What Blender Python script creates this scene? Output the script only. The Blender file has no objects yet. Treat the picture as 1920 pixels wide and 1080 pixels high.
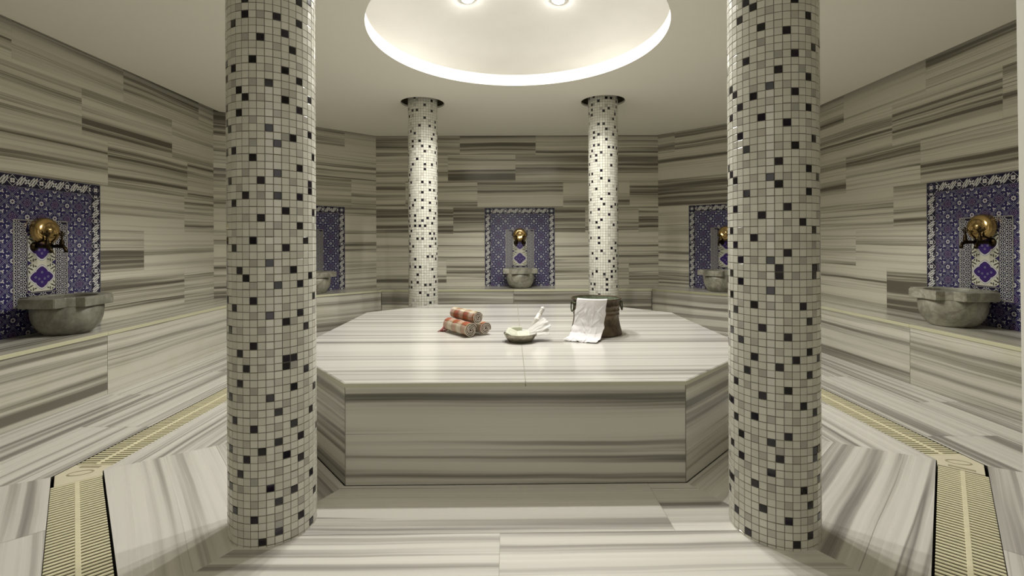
import bpy, bmesh, math, random
from mathutils import Vector, Matrix
PI = math.pi
SC = bpy.context.scene
COL = SC.collection
RNG = random.Random(7)

# ---------------------------------------------------------------- camera, world, exposure
cam_data = bpy.data.cameras.new('camera')
cam = bpy.data.objects.new('camera', cam_data)
COL.objects.link(cam)
cam_data.sensor_width = 36.0
cam_data.lens = 902.34 / 1920 * 36
cam_data.shift_y = -87.68 / 1920
cam_data.clip_start = 0.02
cam.matrix_world = (Matrix.Translation((-0.0612, -3.9, 1.0752)) @ Matrix.Rotation(-0.0029, 4, 'Z')
                    @ Matrix.Rotation(PI / 2, 4, 'X') @ Matrix.Rotation(-0.0044, 4, 'Z'))
SC.camera = cam

SC.view_settings.view_transform = 'Standard'
SC.view_settings.look = 'None'
SC.view_settings.gamma = 1.0
SC.view_settings.use_curve_mapping = False
SC.view_settings.exposure = 0.26
SC.cycles.max_bounces = 10
SC.cycles.diffuse_bounces = 7
SC.cycles.glossy_bounces = 4
SC.cycles.sample_clamp_indirect = 4.0

world = bpy.data.worlds.new('world')
SC.world = world
world.use_nodes = True
bg = world.node_tree.nodes['Background']
bg.inputs[0].default_value = (1.0, 0.95, 0.86, 1)
bg.inputs[1].default_value = 0.9
LAMP_POWER = 56.0
LAMP_CONE = 151.0
BULB_GLOW = 104.0
LAMP_COLOUR = (1.0, 0.972, 0.915)

# ---------------------------------------------------------------- measured plan of the room (metres)
H = 2.5434                      # ceiling
ZT, ZB = 0.4442, 0.4201         # bench top, underside of the bench top slab
ZS = 0.4549                     # platform top
ROOM = [(-3.4157, -2.40), (-1.95, -3.50), (2.0, -3.50), (3.4155, -2.40),
        (3.4155, 1.5346), (2.0226, 2.879), (-1.9511, 2.879), (-3.4157, 1.5473)]
RING = [(-1.9953, -1.6127), (-1.192, -2.50), (1.157, -2.50), (2.011, -1.5559),
        (2.011, 0.72), (1.157, 1.64), (-1.19, 1.64), (-1.9953, 0.75)]
RINGW = 0.1827
SLAB = [(-1.3313, -1.1392), (-0.7973, -1.7787), (0.7153, -1.7681), (1.3263, -1.1623),
        (1.3263, 0.2441), (0.745, 0.849), (-0.787, 0.851), (-1.3313, 0.3313)]
DOME = (-0.007, -0.4149, 1.0568)
CR = 0.153
COLS = [(-0.9713, -2.0555), (0.9254, -2.0887), (-0.9894, 1.2128), (0.9176, 1.1717)]
HOLE = 0.2287

# ---------------------------------------------------------------- mesh helpers
class MB:
    """collects faces and links them as one mesh object"""
    def __init__(s):
        s.v, s.f, s.m, s.uv, s.t, s.sm = [], [], [], [], [], []
    def face(s, pts, mat=0, uv=None, tile=(0, 0), smooth=False):
        b = len(s.v)
        s.v += [tuple(p) for p in pts]
        s.f.append(tuple(range(b, b + len(pts))))
        s.m.append(mat); s.sm.append(smooth)
        s.uv.append([tuple(q) for q in uv] if uv else [(0, 0)] * len(pts))
        s.t.append(tile)
    def idx(s, ids, mat=0, uv=None, tile=(0, 0), smooth=True):
        s.f.append(tuple(ids)); s.m.append(mat); s.sm.append(smooth)
        s.uv.append(list(uv) if uv else [(0, 0)] * len(ids)); s.t.append(tile)
    def box(s, a, b, mat=0, M=None, tile=(0, 0)):
        x0, y0, z0 = a; x1, y1, z1 = b
        P = [Vector(p) for p in ((x0,y0,z0),(x1,y0,z0),(x1,y1,z0),(x0,y1,z0),(x0,y0,z1),(x1,y0,z1),(x1,y1,z1),(x0,y1,z1))]
        if M is not None: P = [M @ p for p in P]
        base = len(s.v); s.v += [tuple(p) for p in P]
        for q in ((0,3,2,1),(4,5,6,7),(0,1,5,4),(1,2,6,5),(2,3,7,6),(3,0,4,7)):
            s.idx([base + i for i in q], mat, None, tile, False)
    def prism(s, poly, z0, z1, mat=0, smooth=False):
        n = len(poly); b = len(s.v)
        s.v += [(x, y, z0) for x, y in poly] + [(x, y, z1) for x, y in poly]
        s.idx([b + n - 1 - i for i in range(n)], mat, None, (0, 0), False)
        s.idx([b + n + i for i in range(n)], mat, None, (0, 0), False)
        for i in range(n):
            j = (i + 1) % n
            s.idx([b + i, b + j, b + n + j, b + n + i], mat, None, (0, 0), smooth)
    def lathe(s, prof, n=48, mat=0, M=None, smooth=True, close=True):
        b = len(s.v)
        for r, z in prof:
            for k in range(n):
                a = 2 * PI * k / n
                p = Vector((r * math.cos(a), r * math.sin(a), z))
                if M is not None: p = M @ p
                s.v.append(tuple(p))
        for i in range(len(prof) - 1):
            for k in range(n):
                l = (k + 1) % n
                u0, u1 = k / n, (k + 1) / n
                s.idx([b + i*n + k, b + i*n + l, b + (i+1)*n + l, b + (i+1)*n + k], mat,
                      [(u0, prof[i][1]), (u1, prof[i][1]), (u1, prof[i+1][1]), (u0, prof[i+1][1])], (0, 0), smooth)
    def tube(s, path, r, n=10, mat=0, cap=True):
        """round bar along a list of points, r a number or one per point"""
        P = [Vector(p) for p in path]; b = len(s.v)
        up = Vector((0.13, 0.21, 0.97)); rs = r if isinstance(r, (list, tuple)) else [r] * len(P)
        for i, p in enumerate(P):
            t = (P[min(i + 1, len(P) - 1)] - P[max(i - 1, 0)]).normalized()
            x = up.cross(t)
            if x.length < 1e-3: x = Vector((1, 0, 0)).cross(t)
            x.normalize(); y = t.cross(x)
            for k in range(n):
                a = 2 * PI * k / n
                s.v.append(tuple(p + rs[i] * (math.cos(a) * x + math.sin(a) * y)))
        for i in range(len(P) - 1):
            for k in range(n):
                l = (k + 1) % n
                s.idx([b + i*n + k, b + i*n + l, b + (i+1)*n + l, b + (i+1)*n + k], mat)
        if cap:
            s.idx([b + n - 1 - k for k in range(n)], mat, None, (0, 0), False)
            e = b + (len(P) - 1) * n
            s.idx([e + k for k in range(n)], mat, None, (0, 0), False)
    def grid(s, rows, mat=0, uvf=None, smooth=True):
        """rows: list of equal-length point lists"""
        b = len(s.v); n = len(rows[0])
        for r in rows: s.v += [tuple(p) for p in r]
        for i in range(len(rows) - 1):
            for k in range(n - 1):
                ids = [(i, k), (i, k + 1), (i + 1, k + 1), (i + 1, k)]
                s.idx([b + a * n + c for a, c in ids], mat, [uvf(a, c) for a, c in ids] if uvf else None, (0, 0), smooth)
    def build(s, name, mats, parent=None, loc=(0, 0, 0), rotz=0.0):
        me = bpy.data.meshes.new(name)
        me.from_pydata(s.v, [], s.f)
        me.polygons.foreach_set('material_index', s.m)
        me.polygons.foreach_set('use_smooth', s.sm)
        u = me.uv_layers.new(name='UVMap'); w = me.uv_layers.new(name='Tile')
        a, c = [], []
        for uvs, t in zip(s.uv, s.t):
            for q in uvs: a += [q[0], q[1]]; c += [t[0], t[1]]
        u.data.foreach_set('uv', a); w.data.foreach_set('uv', c)
        for m in (mats if isinstance(mats, (list, tuple)) else [mats]): me.materials.append(m)
        me.update()
        o = bpy.data.objects.new(name, me); COL.objects.link(o)
        o.location = loc; o.rotation_euler = (0, 0, rotz)
        if parent: o.parent = parent
        return o

def fix_normals(o):
    bm = bmesh.new(); bm.from_mesh(o.data)
    bmesh.ops.recalc_face_normals(bm, faces=bm.faces); bm.to_mesh(o.data); bm.free()
    return o
def bevel(o, w, seg=2):
    m = o.modifiers.new('bevel', 'BEVEL'); m.width = w; m.segments = seg; m.limit_method = 'ANGLE'
    return o
def tag(o, label, cat, group=None, kind=None):
    o['label'] = label; o['category'] = cat
    if group: o['group'] = group
    if kind: o['kind'] = kind
    return o
def struct(o): o['kind'] = 'structure'; return o
def thing(name, label, cat, loc=(0, 0, 0), rotz=0.0, group=None):
    o = bpy.data.objects.new(name, None); COL.objects.link(o)
    o.location = loc; o.rotation_euler = (0, 0, rotz); o.empty_display_size = 0.1
    return tag(o, label, cat, group)
def copy_thing(root, loc, rotz, label):
    """a copy of a thing with copies of its parts and their sub-parts"""
    r = root.copy(); COL.objects.link(r); r.location = loc; r.rotation_euler = (0, 0, rotz); r['label'] = label
    for ch in list(root.children):
        c = ch.copy(); COL.objects.link(c); c.parent = r
        for g in list(ch.children):
            d = g.copy(); COL.objects.link(d); d.parent = c
    return r

def clip(poly, n, c):
    """keep the part of a convex 2-D polygon with n.p >= c"""
    out = []
    for i, p in enumerate(poly):
        q = poly[(i + 1) % len(poly)]
        a, b = n[0]*p[0] + n[1]*p[1] - c, n[0]*q[0] + n[1]*q[1] - c
        if a >= 0: out.append(p)
        if (a >= 0) != (b >= 0):
            t = a / (a - b); out.append((p[0] + t*(q[0]-p[0]), p[1] + t*(q[1]-p[1])))
    return out
def slabs(mb, poly, o, e, n, rows, joints, gap=0.0012, mat=0, lift=0.0, nrm=(0, 0, 1), rng=RNG, tone=1.0):
    """marble slabs laid on a convex polygon given in (u, v) of the frame o, e, n.
    rows: v limits; joints: for every row the list of u positions of its butt joints"""
    o, e, n, nrm = Vector(o), Vector(e), Vector(n), Vector(nrm)
    for r in range(len(rows) - 1):
        band = clip(clip(poly, (0, 1), rows[r] + gap/2), (0, -1), -(rows[r + 1] - gap/2))
        if len(band) < 3: continue
        us = [-99] + sorted(joints[r] if r < len(joints) else []) + [99]
        for a, b in zip(us[:-1], us[1:]):
            q = clip(clip(band, (1, 0), a + gap/2), (-1, 0), -(b - gap/2))
            if len(q) < 3: continue
            sh = rng.uniform(0, 20)
            pts = [o + e*x + n*y + nrm*lift for x, y in q]
            uv = [(x + sh, y) for x, y in q]
            if (pts[1]-pts[0]).cross(pts[2]-pts[0]).dot(nrm) < 0: pts.reverse(); uv.reverse()
            mb.face(pts, mat, uv, (rng.random(), 0.5 + (rng.random() - 0.5) * tone))

# ---------------------------------------------------------------- material helpers
class NT:
    def __init__(s, name):
        s.mat = bpy.data.materials.new(name); s.mat.use_nodes = True
        s.nt = s.mat.node_tree; s.b = s.nt.nodes['Principled BSDF']
    def n(s, t, **kw):
        x = s.nt.nodes.new(t)
        for k, v in kw.items(): setattr(x, k, v)
        return x
    def l(s, a, b): s.nt.links.new(a, b)
    def val(s, sock, x):
        if hasattr(x, 'is_output'): s.l(x, sock)
        else: sock.default_value = x
    def math(s, op, a, b=0.0, c=None, clamp=False):
        x = s.n('ShaderNodeMath', operation=op, use_clamp=clamp)
        s.val(x.inputs[0], a); s.val(x.inputs[1], b)
        if c is not None: s.val(x.inputs[2], c)
        return x.outputs[0]
    def comb(s, x, y, z):
        c = s.n('ShaderNodeCombineXYZ')
        for i, k in enumerate((x, y, z)): s.val(c.inputs[i], k)
        return c.outputs[0]
    def noise(s, vec, scale=1.0, detail=2.0, rough=0.5, dist=0.0, out=0):
        x = s.n('ShaderNodeTexNoise'); s.l(vec, x.inputs['Vector'])
        x.inputs['Scale'].default_value = scale; x.inputs['Detail'].default_value = detail
        x.inputs['Roughness'].default_value = rough; x.inputs['Distortion'].default_value = dist
        return x.outputs[out]
    def ramp(s, f, stops, interp='LINEAR'):
        x = s.n('ShaderNodeValToRGB'); s.l(f, x.inputs[0]); cr = x.color_ramp; cr.interpolation = interp
        while len(cr.elements) < len(stops): cr.elements.new(0.5)
        for el, (p, c) in zip(cr.elements, stops):
            el.position = p; el.color = (c[0], c[1], c[2], 1)
        return x.outputs[0]
    def mix(s, f, a, b, mode='MIX'):
        x = s.n('ShaderNodeMix', data_type='RGBA', blend_type=mode)
        s.val(x.inputs[0], f)
        for i, k in ((6, a), (7, b)):
            if isinstance(k, (tuple, list)): x.inputs[i].default_value = (k[0], k[1], k[2], 1)
            else: s.l(k, x.inputs[i])
        return x.outputs[2]
    def range(s, v, a, b, c, d):
        x = s.n('ShaderNodeMapRange'); s.l(v, x.inputs[0])
        for i, k in enumerate((a, b, c, d)): x.inputs[i + 1].default_value = k
        return x.outputs[0]
    def uv(s, name):
        x = s.n('ShaderNodeUVMap', uv_map=name); y = s.n('ShaderNodeSeparateXYZ'); s.l(x.outputs[0], y.inputs[0])
        return y.outputs[0], y.outputs[1]
    def color(s, c): s.val(s.b.inputs['Base Color'], (c[0], c[1], c[2], 1) if isinstance(c, (tuple, list)) else c)
    def bump(s, h, strength=0.3, dist=0.01):
        x = s.n('ShaderNodeBump'); x.inputs['Strength'].default_value = strength; x.inputs['Distance'].default_value = dist
        s.l(h, x.inputs['Height']); s.l(x.outputs[0], s.b.inputs['Normal'])
    def set(s, rough=0.5, metal=0.0, spec=0.5, **kw):
        s.val(s.b.inputs['Roughness'], rough); s.b.inputs['Metallic'].default_value = metal
        s.b.inputs['Specular IOR Level'].default_value = spec
        for k, v in kw.items(): s.b.inputs[k].default_value = v
        return s.mat

def plain(name, c, rough=0.5, metal=0.0, spec=0.5, mottle=0.0, scale=20.0):
    m = NT(name)
    if mottle:
        tc = m.n('ShaderNodeTexCoord')
        f = m.noise(tc.outputs['Object'], scale, 4.0, 0.6)
        d = tuple(k * (1 - mottle) for k in c); e = tuple(min(1, k * (1 + mottle)) for k in c)
        m.color(m.ramp(f, [(0.32, d), (0.68, e)]))
    else: m.color(c)
    return m.set(rough, metal, spec)

def marble(name, dark, mid, light, white, rough=0.16, line=0.75, fine=1.0, stain=None, spread=1.0, cw=0.21):
    """veined banded marble: v runs across the bands, Tile.x seeds the slab, Tile.y its tone"""
    m = NT(name); u, v = m.uv('UVMap'); sd, tone = m.uv('Tile')
    z = m.math('MULTIPLY', sd, 91.0)
    wob = m.noise(m.comb(m.math('MULTIPLY', u, 1.1), m.math('MULTIPLY', v, 2.5), z), 1.0, 2.0)
    v2 = m.math('ADD', v, m.math('MULTIPLY', m.math('SUBTRACT', wob, 0.5), 0.035))
    def band(ku, kv, dz, det, r=0.5):
        return m.noise(m.comb(m.math('MULTIPLY', u, ku), m.math('MULTIPLY', v2, kv * fine), m.math('ADD', z, dz)), 1.0, det, r)
    a = band(0.11, 7.0, 0.0, 1.0); b = band(0.22, 26.0, 17.0, 2.0); c = band(0.45, 120.0, 33.0, 4.0, 0.65)
    s = m.math('ADD', m.math('MULTIPLY', a, 0.36), m.math('ADD', m.math('MULTIPLY', b, 0.64 - cw), m.math('MULTIPLY', c, cw)))
    s = m.math('ADD', s, m.math('MULTIPLY', m.math('SUBTRACT', tone, 0.5), 0.05))
    if spread != 1.0: s = m.math('ADD', m.math('MULTIPLY', m.math('SUBTRACT', s, 0.485), spread), 0.485)
    col = m.ramp(s, [(0.385, dark), (0.455, mid), (0.505, light), (0.58, white)])
    d = band(0.06, 15.0, 51.0, 0.0)
    ln = m.range(m.math('ABSOLUTE', m.math('SUBTRACT', d, 0.47)), 0.0, 0.02, 1.0, 0.0)
    brk = m.range(band(0.5, 4.0, 77.0, 1.0), 0.42, 0.58, 0.0, 1.0)
    col = m.mix(m.math('MULTIPLY', m.math('MULTIPLY', ln, brk), line), col, dark)
    if stain:
        g = m.n('ShaderNodeNewGeometry')
        st = m.range(m.noise(g.outputs['Position'], 2.2, 4.0, 0.6), 0.5, 0.75, 0.0, 0.45)
        col = m.mix(st, col, stain, 'MULTIPLY')
    m.color(col)
    m.l(m.range(c, 0.3, 0.7, rough * 0.85, rough * 1.25), m.b.inputs['Roughness'])
    m.b.inputs['Specular IOR Level'].default_value = 0.5
    return m.mat

# ---------------------------------------------------------------- materials
M_WALL = marble('wall_marble', (0.14, 0.128, 0.100), (0.38, 0.361, 0.292), (0.56, 0.538, 0.448), (0.70, 0.678, 0.575), 0.17, 0.85, spread=1.25)
M_FLOOR = marble('floor_marble', (0.27, 0.255, 0.237), (0.52, 0.50, 0.468), (0.75, 0.73, 0.685), (0.84, 0.82, 0.775), 0.24, 0.95, 0.75, cw=0.10, spread=1.0)
M_SLAB = marble('platform_marble', (0.33, 0.315, 0.29), (0.53, 0.515, 0.48), (0.68, 0.665, 0.625), (0.74, 0.725, 0.685), 0.15, 0.8, 1.0, cw=0.14)
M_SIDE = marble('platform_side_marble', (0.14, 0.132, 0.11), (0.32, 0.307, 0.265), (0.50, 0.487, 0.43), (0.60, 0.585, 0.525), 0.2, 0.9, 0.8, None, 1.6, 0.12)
M_BENCH = marble('bench_marble', (0.17, 0.16, 0.13), (0.36, 0.345, 0.295), (0.56, 0.545, 0.475), (0.67, 0.655, 0.575), 0.2, 0.8, 0.8, (0.86, 0.85, 0.66), cw=0.14)
M_GROUT = plain('grout', (0.46, 0.44, 0.36), 0.9)
M_MOSGROUT = plain('mosaic_grout', (0.17, 0.16, 0.12), 0.9)
M_CEIL = plain('ceiling_paint', (0.91, 0.893, 0.81), 0.9, 0, 0.2)
M_DOME = plain('dome_plaster', (0.90, 0.89, 0.86), 0.85, 0, 0.2, 0.02, 3.0)
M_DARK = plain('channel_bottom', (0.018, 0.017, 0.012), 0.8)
M_DOOR = plain('door_paint', (0.75, 0.74, 0.68), 0.5)

# ---------------------------------------------------------------- walls
ROWS = [0.0, 0.445, 0.815, 1.185, 1.555, 1.925, 2.295, 2.64]
def wall(name, i, joints, P=None, Q=None):
    P = Vector(P or ROOM[i]); Q = Vector(Q or ROOM[(i + 1) % 8]); d = Q - P; L = d.length; e = d / L
    nr = Vector((-e.y, e.x)); mb = MB()
    a, b = P - nr * 0.0015 - e * 0.05, Q - nr * 0.0015 + e * 0.05
    q = [a, b, b - nr * 0.12, a - nr * 0.12]
    mb.prism([tuple(k) for k in q], -0.12, 3.25, 1)
    rng = random.Random(40 + i)
    slabs(mb, [(0, 0), (L, 0), (L, 2.64), (0, 2.64)], (P.x, P.y, 0), (e.x, e.y, 0), (0, 0, 1), ROWS,
          joints, nrm=(nr.x, nr.y, 0), rng=rng)
    return struct(fix_normals_of_box(mb.build(name, [M_WALL, M_GROUT])))
def fix_normals_of_box(o): return o
wl = lambda ys: sorted(1.5473 - y for y in ys)
wr = lambda ys: sorted(y + 2.4 for y in ys)
wb = lambda xs: sorted(2.0226 - x for x in xs)
wall('wall_left', 7, [[], wl([1.055, -1.2]), wl([0.513, -1.3]), wl([1.06, -1.5]), wl([0.122, 1.11, -0.9]), wl([-0.121, 0.885, -1.1]), wl([-0.65, 0.286, 1.293, -1.6])])
wall('wall_right', 3, [[], wr([0.54, -1.2]), wr([0.938, -1.3]), wr([0.458, -1.1]), wr([1.074, 0.169, -0.8]), wr([0.469, -0.515, -1.5]), wr([1.105, 0.113, -0.9])])
wall('wall_back', 5, [[], wb([-0.967, 1.604]), [], wb([-0.868, 0.992, 1.745]), wb([-1.538, -0.526, 0.682, 1.62]), wb([-0.94, 0.011]), wb([-0.771, 0.297])])
wall('wall_back_left', 6, [[], [1.7], [1.5], [], [0.361, 1.3], [1.6], [0.453, 1.35]])
wall('wall_back_right', 4, [[], [0.3], [0.45], [], [0.6], [0.35], [1.69, 0.7]])
wall('wall_front_left', 0, [[0.9], [0.5], [1.1], [0.8], [0.4], [1.2], [0.7]])
wall('wall_front_right', 2, [[0.9], [0.6], [1.1], [0.8], [0.4], [1.0], [0.7]])
# front wall with the doorway the room is seen through
DX0, DX1, DZ = -0.56, 0.392, 2.12
mb = MB()
for x0, x1, z0 in ((-1.95, DX0, 0.0), (DX1, 2.0, 0.0), (DX0, DX1, DZ)):
    mb.box((x0, -3.66, z0 - (0.12 if z0 == 0 else 0)), (x1, -3.5015, 3.25), 1)
    slabs(mb, [(x0, z0), (x1, z0), (x1, 2.64), (x0, 2.64)], (0, -3.5, 0), (1, 0, 0), (0, 0, 1), ROWS, [[]] * 7, nrm=(0, 1, 0))
struct(mb.build('wall_front', [M_WALL, M_GROUT]))
mb = MB()
mb.box((DX0 - 0.0, -3.67, 0.0), (DX0 + 0.025, -3.49, DZ)); mb.box((DX0, -3.67, DZ - 0.03), (DX1, -3.49, DZ))
# right hand jamb leans a little, as the photo shows
b = len(mb.v)
for z, xi in ((0.0, 0.385), (DZ, 0.363)):
    mb.v += [(xi, -3.67, z), (DX1, -3.67, z), (DX1, -3.49, z), (xi, -3.49, z)]
for q in ((0, 1, 2, 3), (4, 7, 6, 5), (0, 4, 5, 1), (1, 5, 6, 2), (2, 6, 7, 3), (3, 7, 4, 0)): mb.idx([b + k for k in q], 0, None, (0, 0), False)
struct(fix_normals(mb.build('door_1', M_DOOR)))

# ---------------------------------------------------------------- ceiling, dome, added lid against light leaks
def inset(poly, d):
    """shift every edge of a ccw convex polygon inwards by d (number or list per edge)"""
    n = len(poly); ds = d if isinstance(d, list) else [d] * n; L = []
    for i in range(n):
        p, q = Vector(poly[i]), Vector(poly[(i + 1) % n]); e = (q - p).normalized(); nr = Vector((-e.y, e.x))
        L.append((nr, nr.dot(p) + ds[i]))
    out = []
    for i in range(n):
        (a, c), (b, d2) = L[i - 1], L[i]; det = a.x * b.y - a.y * b.x
        out.append(((c * b.y - a.y * d2) / det, (a.x * d2 - c * b.x) / det))
    return out
def circle(cx, cy, r, n): return [(cx + r * math.cos(2*PI*k/n), cy + r * math.sin(2*PI*k/n)) for k in range(n)]
def sheet_with_holes(name, outer, holes, z0, z1, mats):
    bm = bmesh.new(); ed = []
    for loop in [outer] + holes:
        vs = [bm.verts.new((x, y, z0)) for x, y in loop]
        ed += [bm.edges.new((vs[i], vs[(i + 1) % len(vs)])) for i in range(len(vs))]
    bmesh.ops.triangle_fill(bm, use_beauty=True, use_dissolve=False, edges=ed)
    r = bmesh.ops.extrude_face_region(bm, geom=bm.faces[:])
    for v in r['geom']:
        if isinstance(v, bmesh.types.BMVert): v.co.z = z1
    bmesh.ops.recalc_face_normals(bm, faces=bm.faces)
    me = bpy.data.meshes.new(name); bm.to_mesh(me); bm.free()
    for m in mats: me.materials.append(m)
    o = bpy.data.objects.new(name, me); COL.objects.link(o); return o
CEIL = inset(ROOM, [0.09, 0.0, 0.09, 0.09, 0.09, 0.09, 0.09, 0.09])
struct(sheet_with_holes('ceiling', CEIL, [circle(DOME[0], DOME[1], DOME[2], 128)] + [circle(x, y, HOLE, 48) for x, y in COLS], H, H + 0.02, [M_CEIL]))
mb = MB(); ZD = H + 0.1022
mb.lathe([(DOME[2], H + 0.001), (DOME[2] + 0.001, ZD)], 128, 0, Matrix.Translation((DOME[0], DOME[1], 0)))
struct(mb.build('trim_1', M_DOME))
DH, DR, DZ0 = 0.37, 1.35, ZD + 0.015
def dome_z(r): return DZ0 + DH * (1 - (r / DR) ** 2)
mb = MB(); prof = [(DOME[2] + 0.001, ZD), (DR, ZD), (DR, DZ0)] + [(DR * (1 - k / 24), dome_z(DR * (1 - k / 24))) for k in range(1, 24)] + [(0.002, dome_z(0))]
mb.lathe(prof, 128, 0, Matrix.Translation((DOME[0], DOME[1], 0)))
struct(mb.build('ceiling_dome', M_DOME))
mb = MB(); mb.prism(ROOM, 3.2, 3.3); struct(mb.build('light_seal_lid', M_CEIL))  # unseen lid added above the ceiling to keep world light out

# ---------------------------------------------------------------- floor with a channel round the platform
def offset_out(poly, d): return inset(poly, -d)
RIN, ROUT = RING, offset_out(RING, RINGW)
FLOOR_OUT = offset_out(ROOM, 0.02)
mb = MB(); CH = -0.085
rng = random.Random(91)
def sector(a0, a1, b1, b0, rows, joints):
    """a0-a1 inner edge, b0-b1 outer edge; bands run along the inner edge"""
    a0, a1, b0, b1 = Vector(a0), Vector(a1), Vector(b0), Vector(b1)
    e = (a1 - a0).normalized(); n = Vector((e.y, -e.x))
    pl = [((p - a0).dot(e), (p - a0).dot(n)) for p in (a0, a1, b1, b0)]
    slabs(mb, pl, (a0.x, a0.y, 0), (e.x, e.y, 0), (n.x, n.y, 0), rows, joints, gap=0.0016, rng=rng)
ins = {0: ([-0.1, 0.36, 2], [[], []]), 1: ([-0.1, 0.352, 0.66, 2], [[1.339], [0.69, 1.9], [0.5]]), 2: ([-0.1, 0.36, 2], [[], []]),
       3: ([-0.1, 0.33, 2], [[0.9], [0.4]]), 4: ([-0.1, 0.36, 2], [[], []]), 5: ([-0.1, 0.4, 2], [[0.5], [0.9]]), 6: ([-0.1, 0.36, 2], [[], []]), 7: ([-0.1, 0.33, 2], [[0.5], [1.0]])}
outs = {0: ([-0.1, 0.45, 0.9, 3], [[0.55], [0.2], []]), 1: ([-0.1, 0.5, 3], [[1.2], []]), 2: ([-0.1, 0.45, 0.9, 3], [[0.60], [0.9], []]),
        3: ([-0.1, 0.40, 3], [[0.35, 1.5], [0.9]]), 4: ([-0.1, 0.4, 3], [[0.5], []]), 5: ([-0.1, 0.4, 3], [[0.9], []]), 6: ([-0.1, 0.4, 3], [[0.5], []]), 7: ([-0.1, 0.40, 3], [[0.7, 1.9], [1.3]])}
# platform corner -> ring corner -> room corner, edge by edge (edge k of RING joins corner k and k+1)
S_AT = [0, 1, 2, 3, 4, 5, 6, 7]
for k in range(8):
    l = (k + 1) % 8
    sector(SLAB[k], SLAB[l], RIN[l], RIN[k], *ins[k])
    R0, R1 = ROOM[k], ROOM[l]
    sector(ROUT[k], ROUT[l], FLOOR_OUT[l], FLOOR_OUT[k], *outs[k])
    for A, B, up in ((RIN[k], RIN[l], 1), (ROUT[l], ROUT[k], 1)):
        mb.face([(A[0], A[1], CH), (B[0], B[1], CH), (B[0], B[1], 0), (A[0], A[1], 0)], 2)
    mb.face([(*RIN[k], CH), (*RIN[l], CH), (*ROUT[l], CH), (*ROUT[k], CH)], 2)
    g = -0.0012
    mb.face([(*SLAB[k], g), (*RIN[k], g), (*RIN[l], g), (*SLAB[l], g)], 1)
    mb.face([(*ROUT[k], g), (*FLOOR_OUT[k], g), (*FLOOR_OUT[l], g), (*ROUT[l], g)], 1)
mb.prism(offset_out(ROOM, 0.1), -0.14, -0.1, 1)
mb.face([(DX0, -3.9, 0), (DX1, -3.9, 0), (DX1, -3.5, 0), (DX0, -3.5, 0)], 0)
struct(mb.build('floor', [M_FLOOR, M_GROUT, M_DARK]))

# ---------------------------------------------------------------- heated marble platform
TOPT = 0.021
pf = thing('marble_platform', 'large octagonal grey-banded marble platform in the middle of the room', 'platform', (0, -0.45, 0))
def under(o, parent):
    o.parent = parent; o.matrix_parent_inverse = Matrix.Translation(-Vector(parent.location)); return o
rng = random.Random(5)
def half(poly, n, c): return clip(poly, n, c)
M_EDGE = marble('platform_edge_marble', (0.40, 0.39, 0.30), (0.50, 0.49, 0.37), (0.58, 0.57, 0.44), (0.64, 0.63, 0.50), 0.25, 0.2)
for n, c, nm in (((-1, 0), -0.0008, 'l'), ((1, 0), 0.0030, 'r')):
    pl = half(SLAB, n, c); mb = MB(); e = 0.005
    pi = inset(pl, [0.0006 if abs(pl[i][0] - pl[(i + 1) % len(pl)][0]) < 1e-4 and abs(pl[i][0]) < 0.01 else e for i in range(len(pl))])
    mb.prism(pl, ZS - TOPT, ZS - 0.004, 1)
    N = len(pl)
    for i in range(N):
        j = (i + 1) % N
        mb.face([(*pl[i], ZS - 0.004), (*pl[j], ZS - 0.004), (*pi[j], ZS), (*pi[i], ZS)], 0, [(pl[i][0], pl[i][1]), (pl[j][0], pl[j][1]), (pi[j][0], pi[j][1]), (pi[i][0], pi[i][1])], (0.31, 0.5))
    seed = (0.31, 0.55)
    mb.face([(x, y, ZS) for x, y in pi], 0, [(x, y) for x, y in pi], seed)
    under(mb.build('top_slab', [M_SLAB, M_EDGE]), pf)
mb = MB(); mb.box((0.0009, -1.7685, ZS - 0.012), (0.0029, 0.843, ZS - 0.0006)); under(mb.build('joint_filler', M_GROUT), pf)
IN = inset(SLAB, 0.004)
for k in range(8):
    A, B = Vector(IN[k]), Vector(IN[(k + 1) % 8]); e = (B - A).normalized(); nr = Vector((e.y, -e.x)); L = (B - A).length
    a, b = A + e * 0.002, B - e * 0.002; mb = MB()
    qa, qb = a - nr * 0.02 + e * 0.012, b - nr * 0.02 - e * 0.012
    z1 = ZS - TOPT - 0.0008
    s0 = rng.random(); u0 = rng.uniform(0, 9)
    mb.face([(a.x, a.y, 0.001), (b.x, b.y, 0.001), (b.x, b.y, z1), (a.x, a.y, z1)], 0, [(u0, 0), (u0 + L, 0), (u0 + L, z1), (u0, z1)], (s0, 0.46))
    for P, Q in ((b, qb), (qb, qa), (qa, a)):
        mb.face([(P.x, P.y, 0.001), (Q.x, Q.y, 0.001), (Q.x, Q.y, z1), (P.x, P.y, z1)], 1)
    mb.face([(p.x, p.y, z1) for p in (a, b, qb, qa)], 1)
    under(mb.build('side_panel', [M_SIDE, M_GROUT]), pf)

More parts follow.
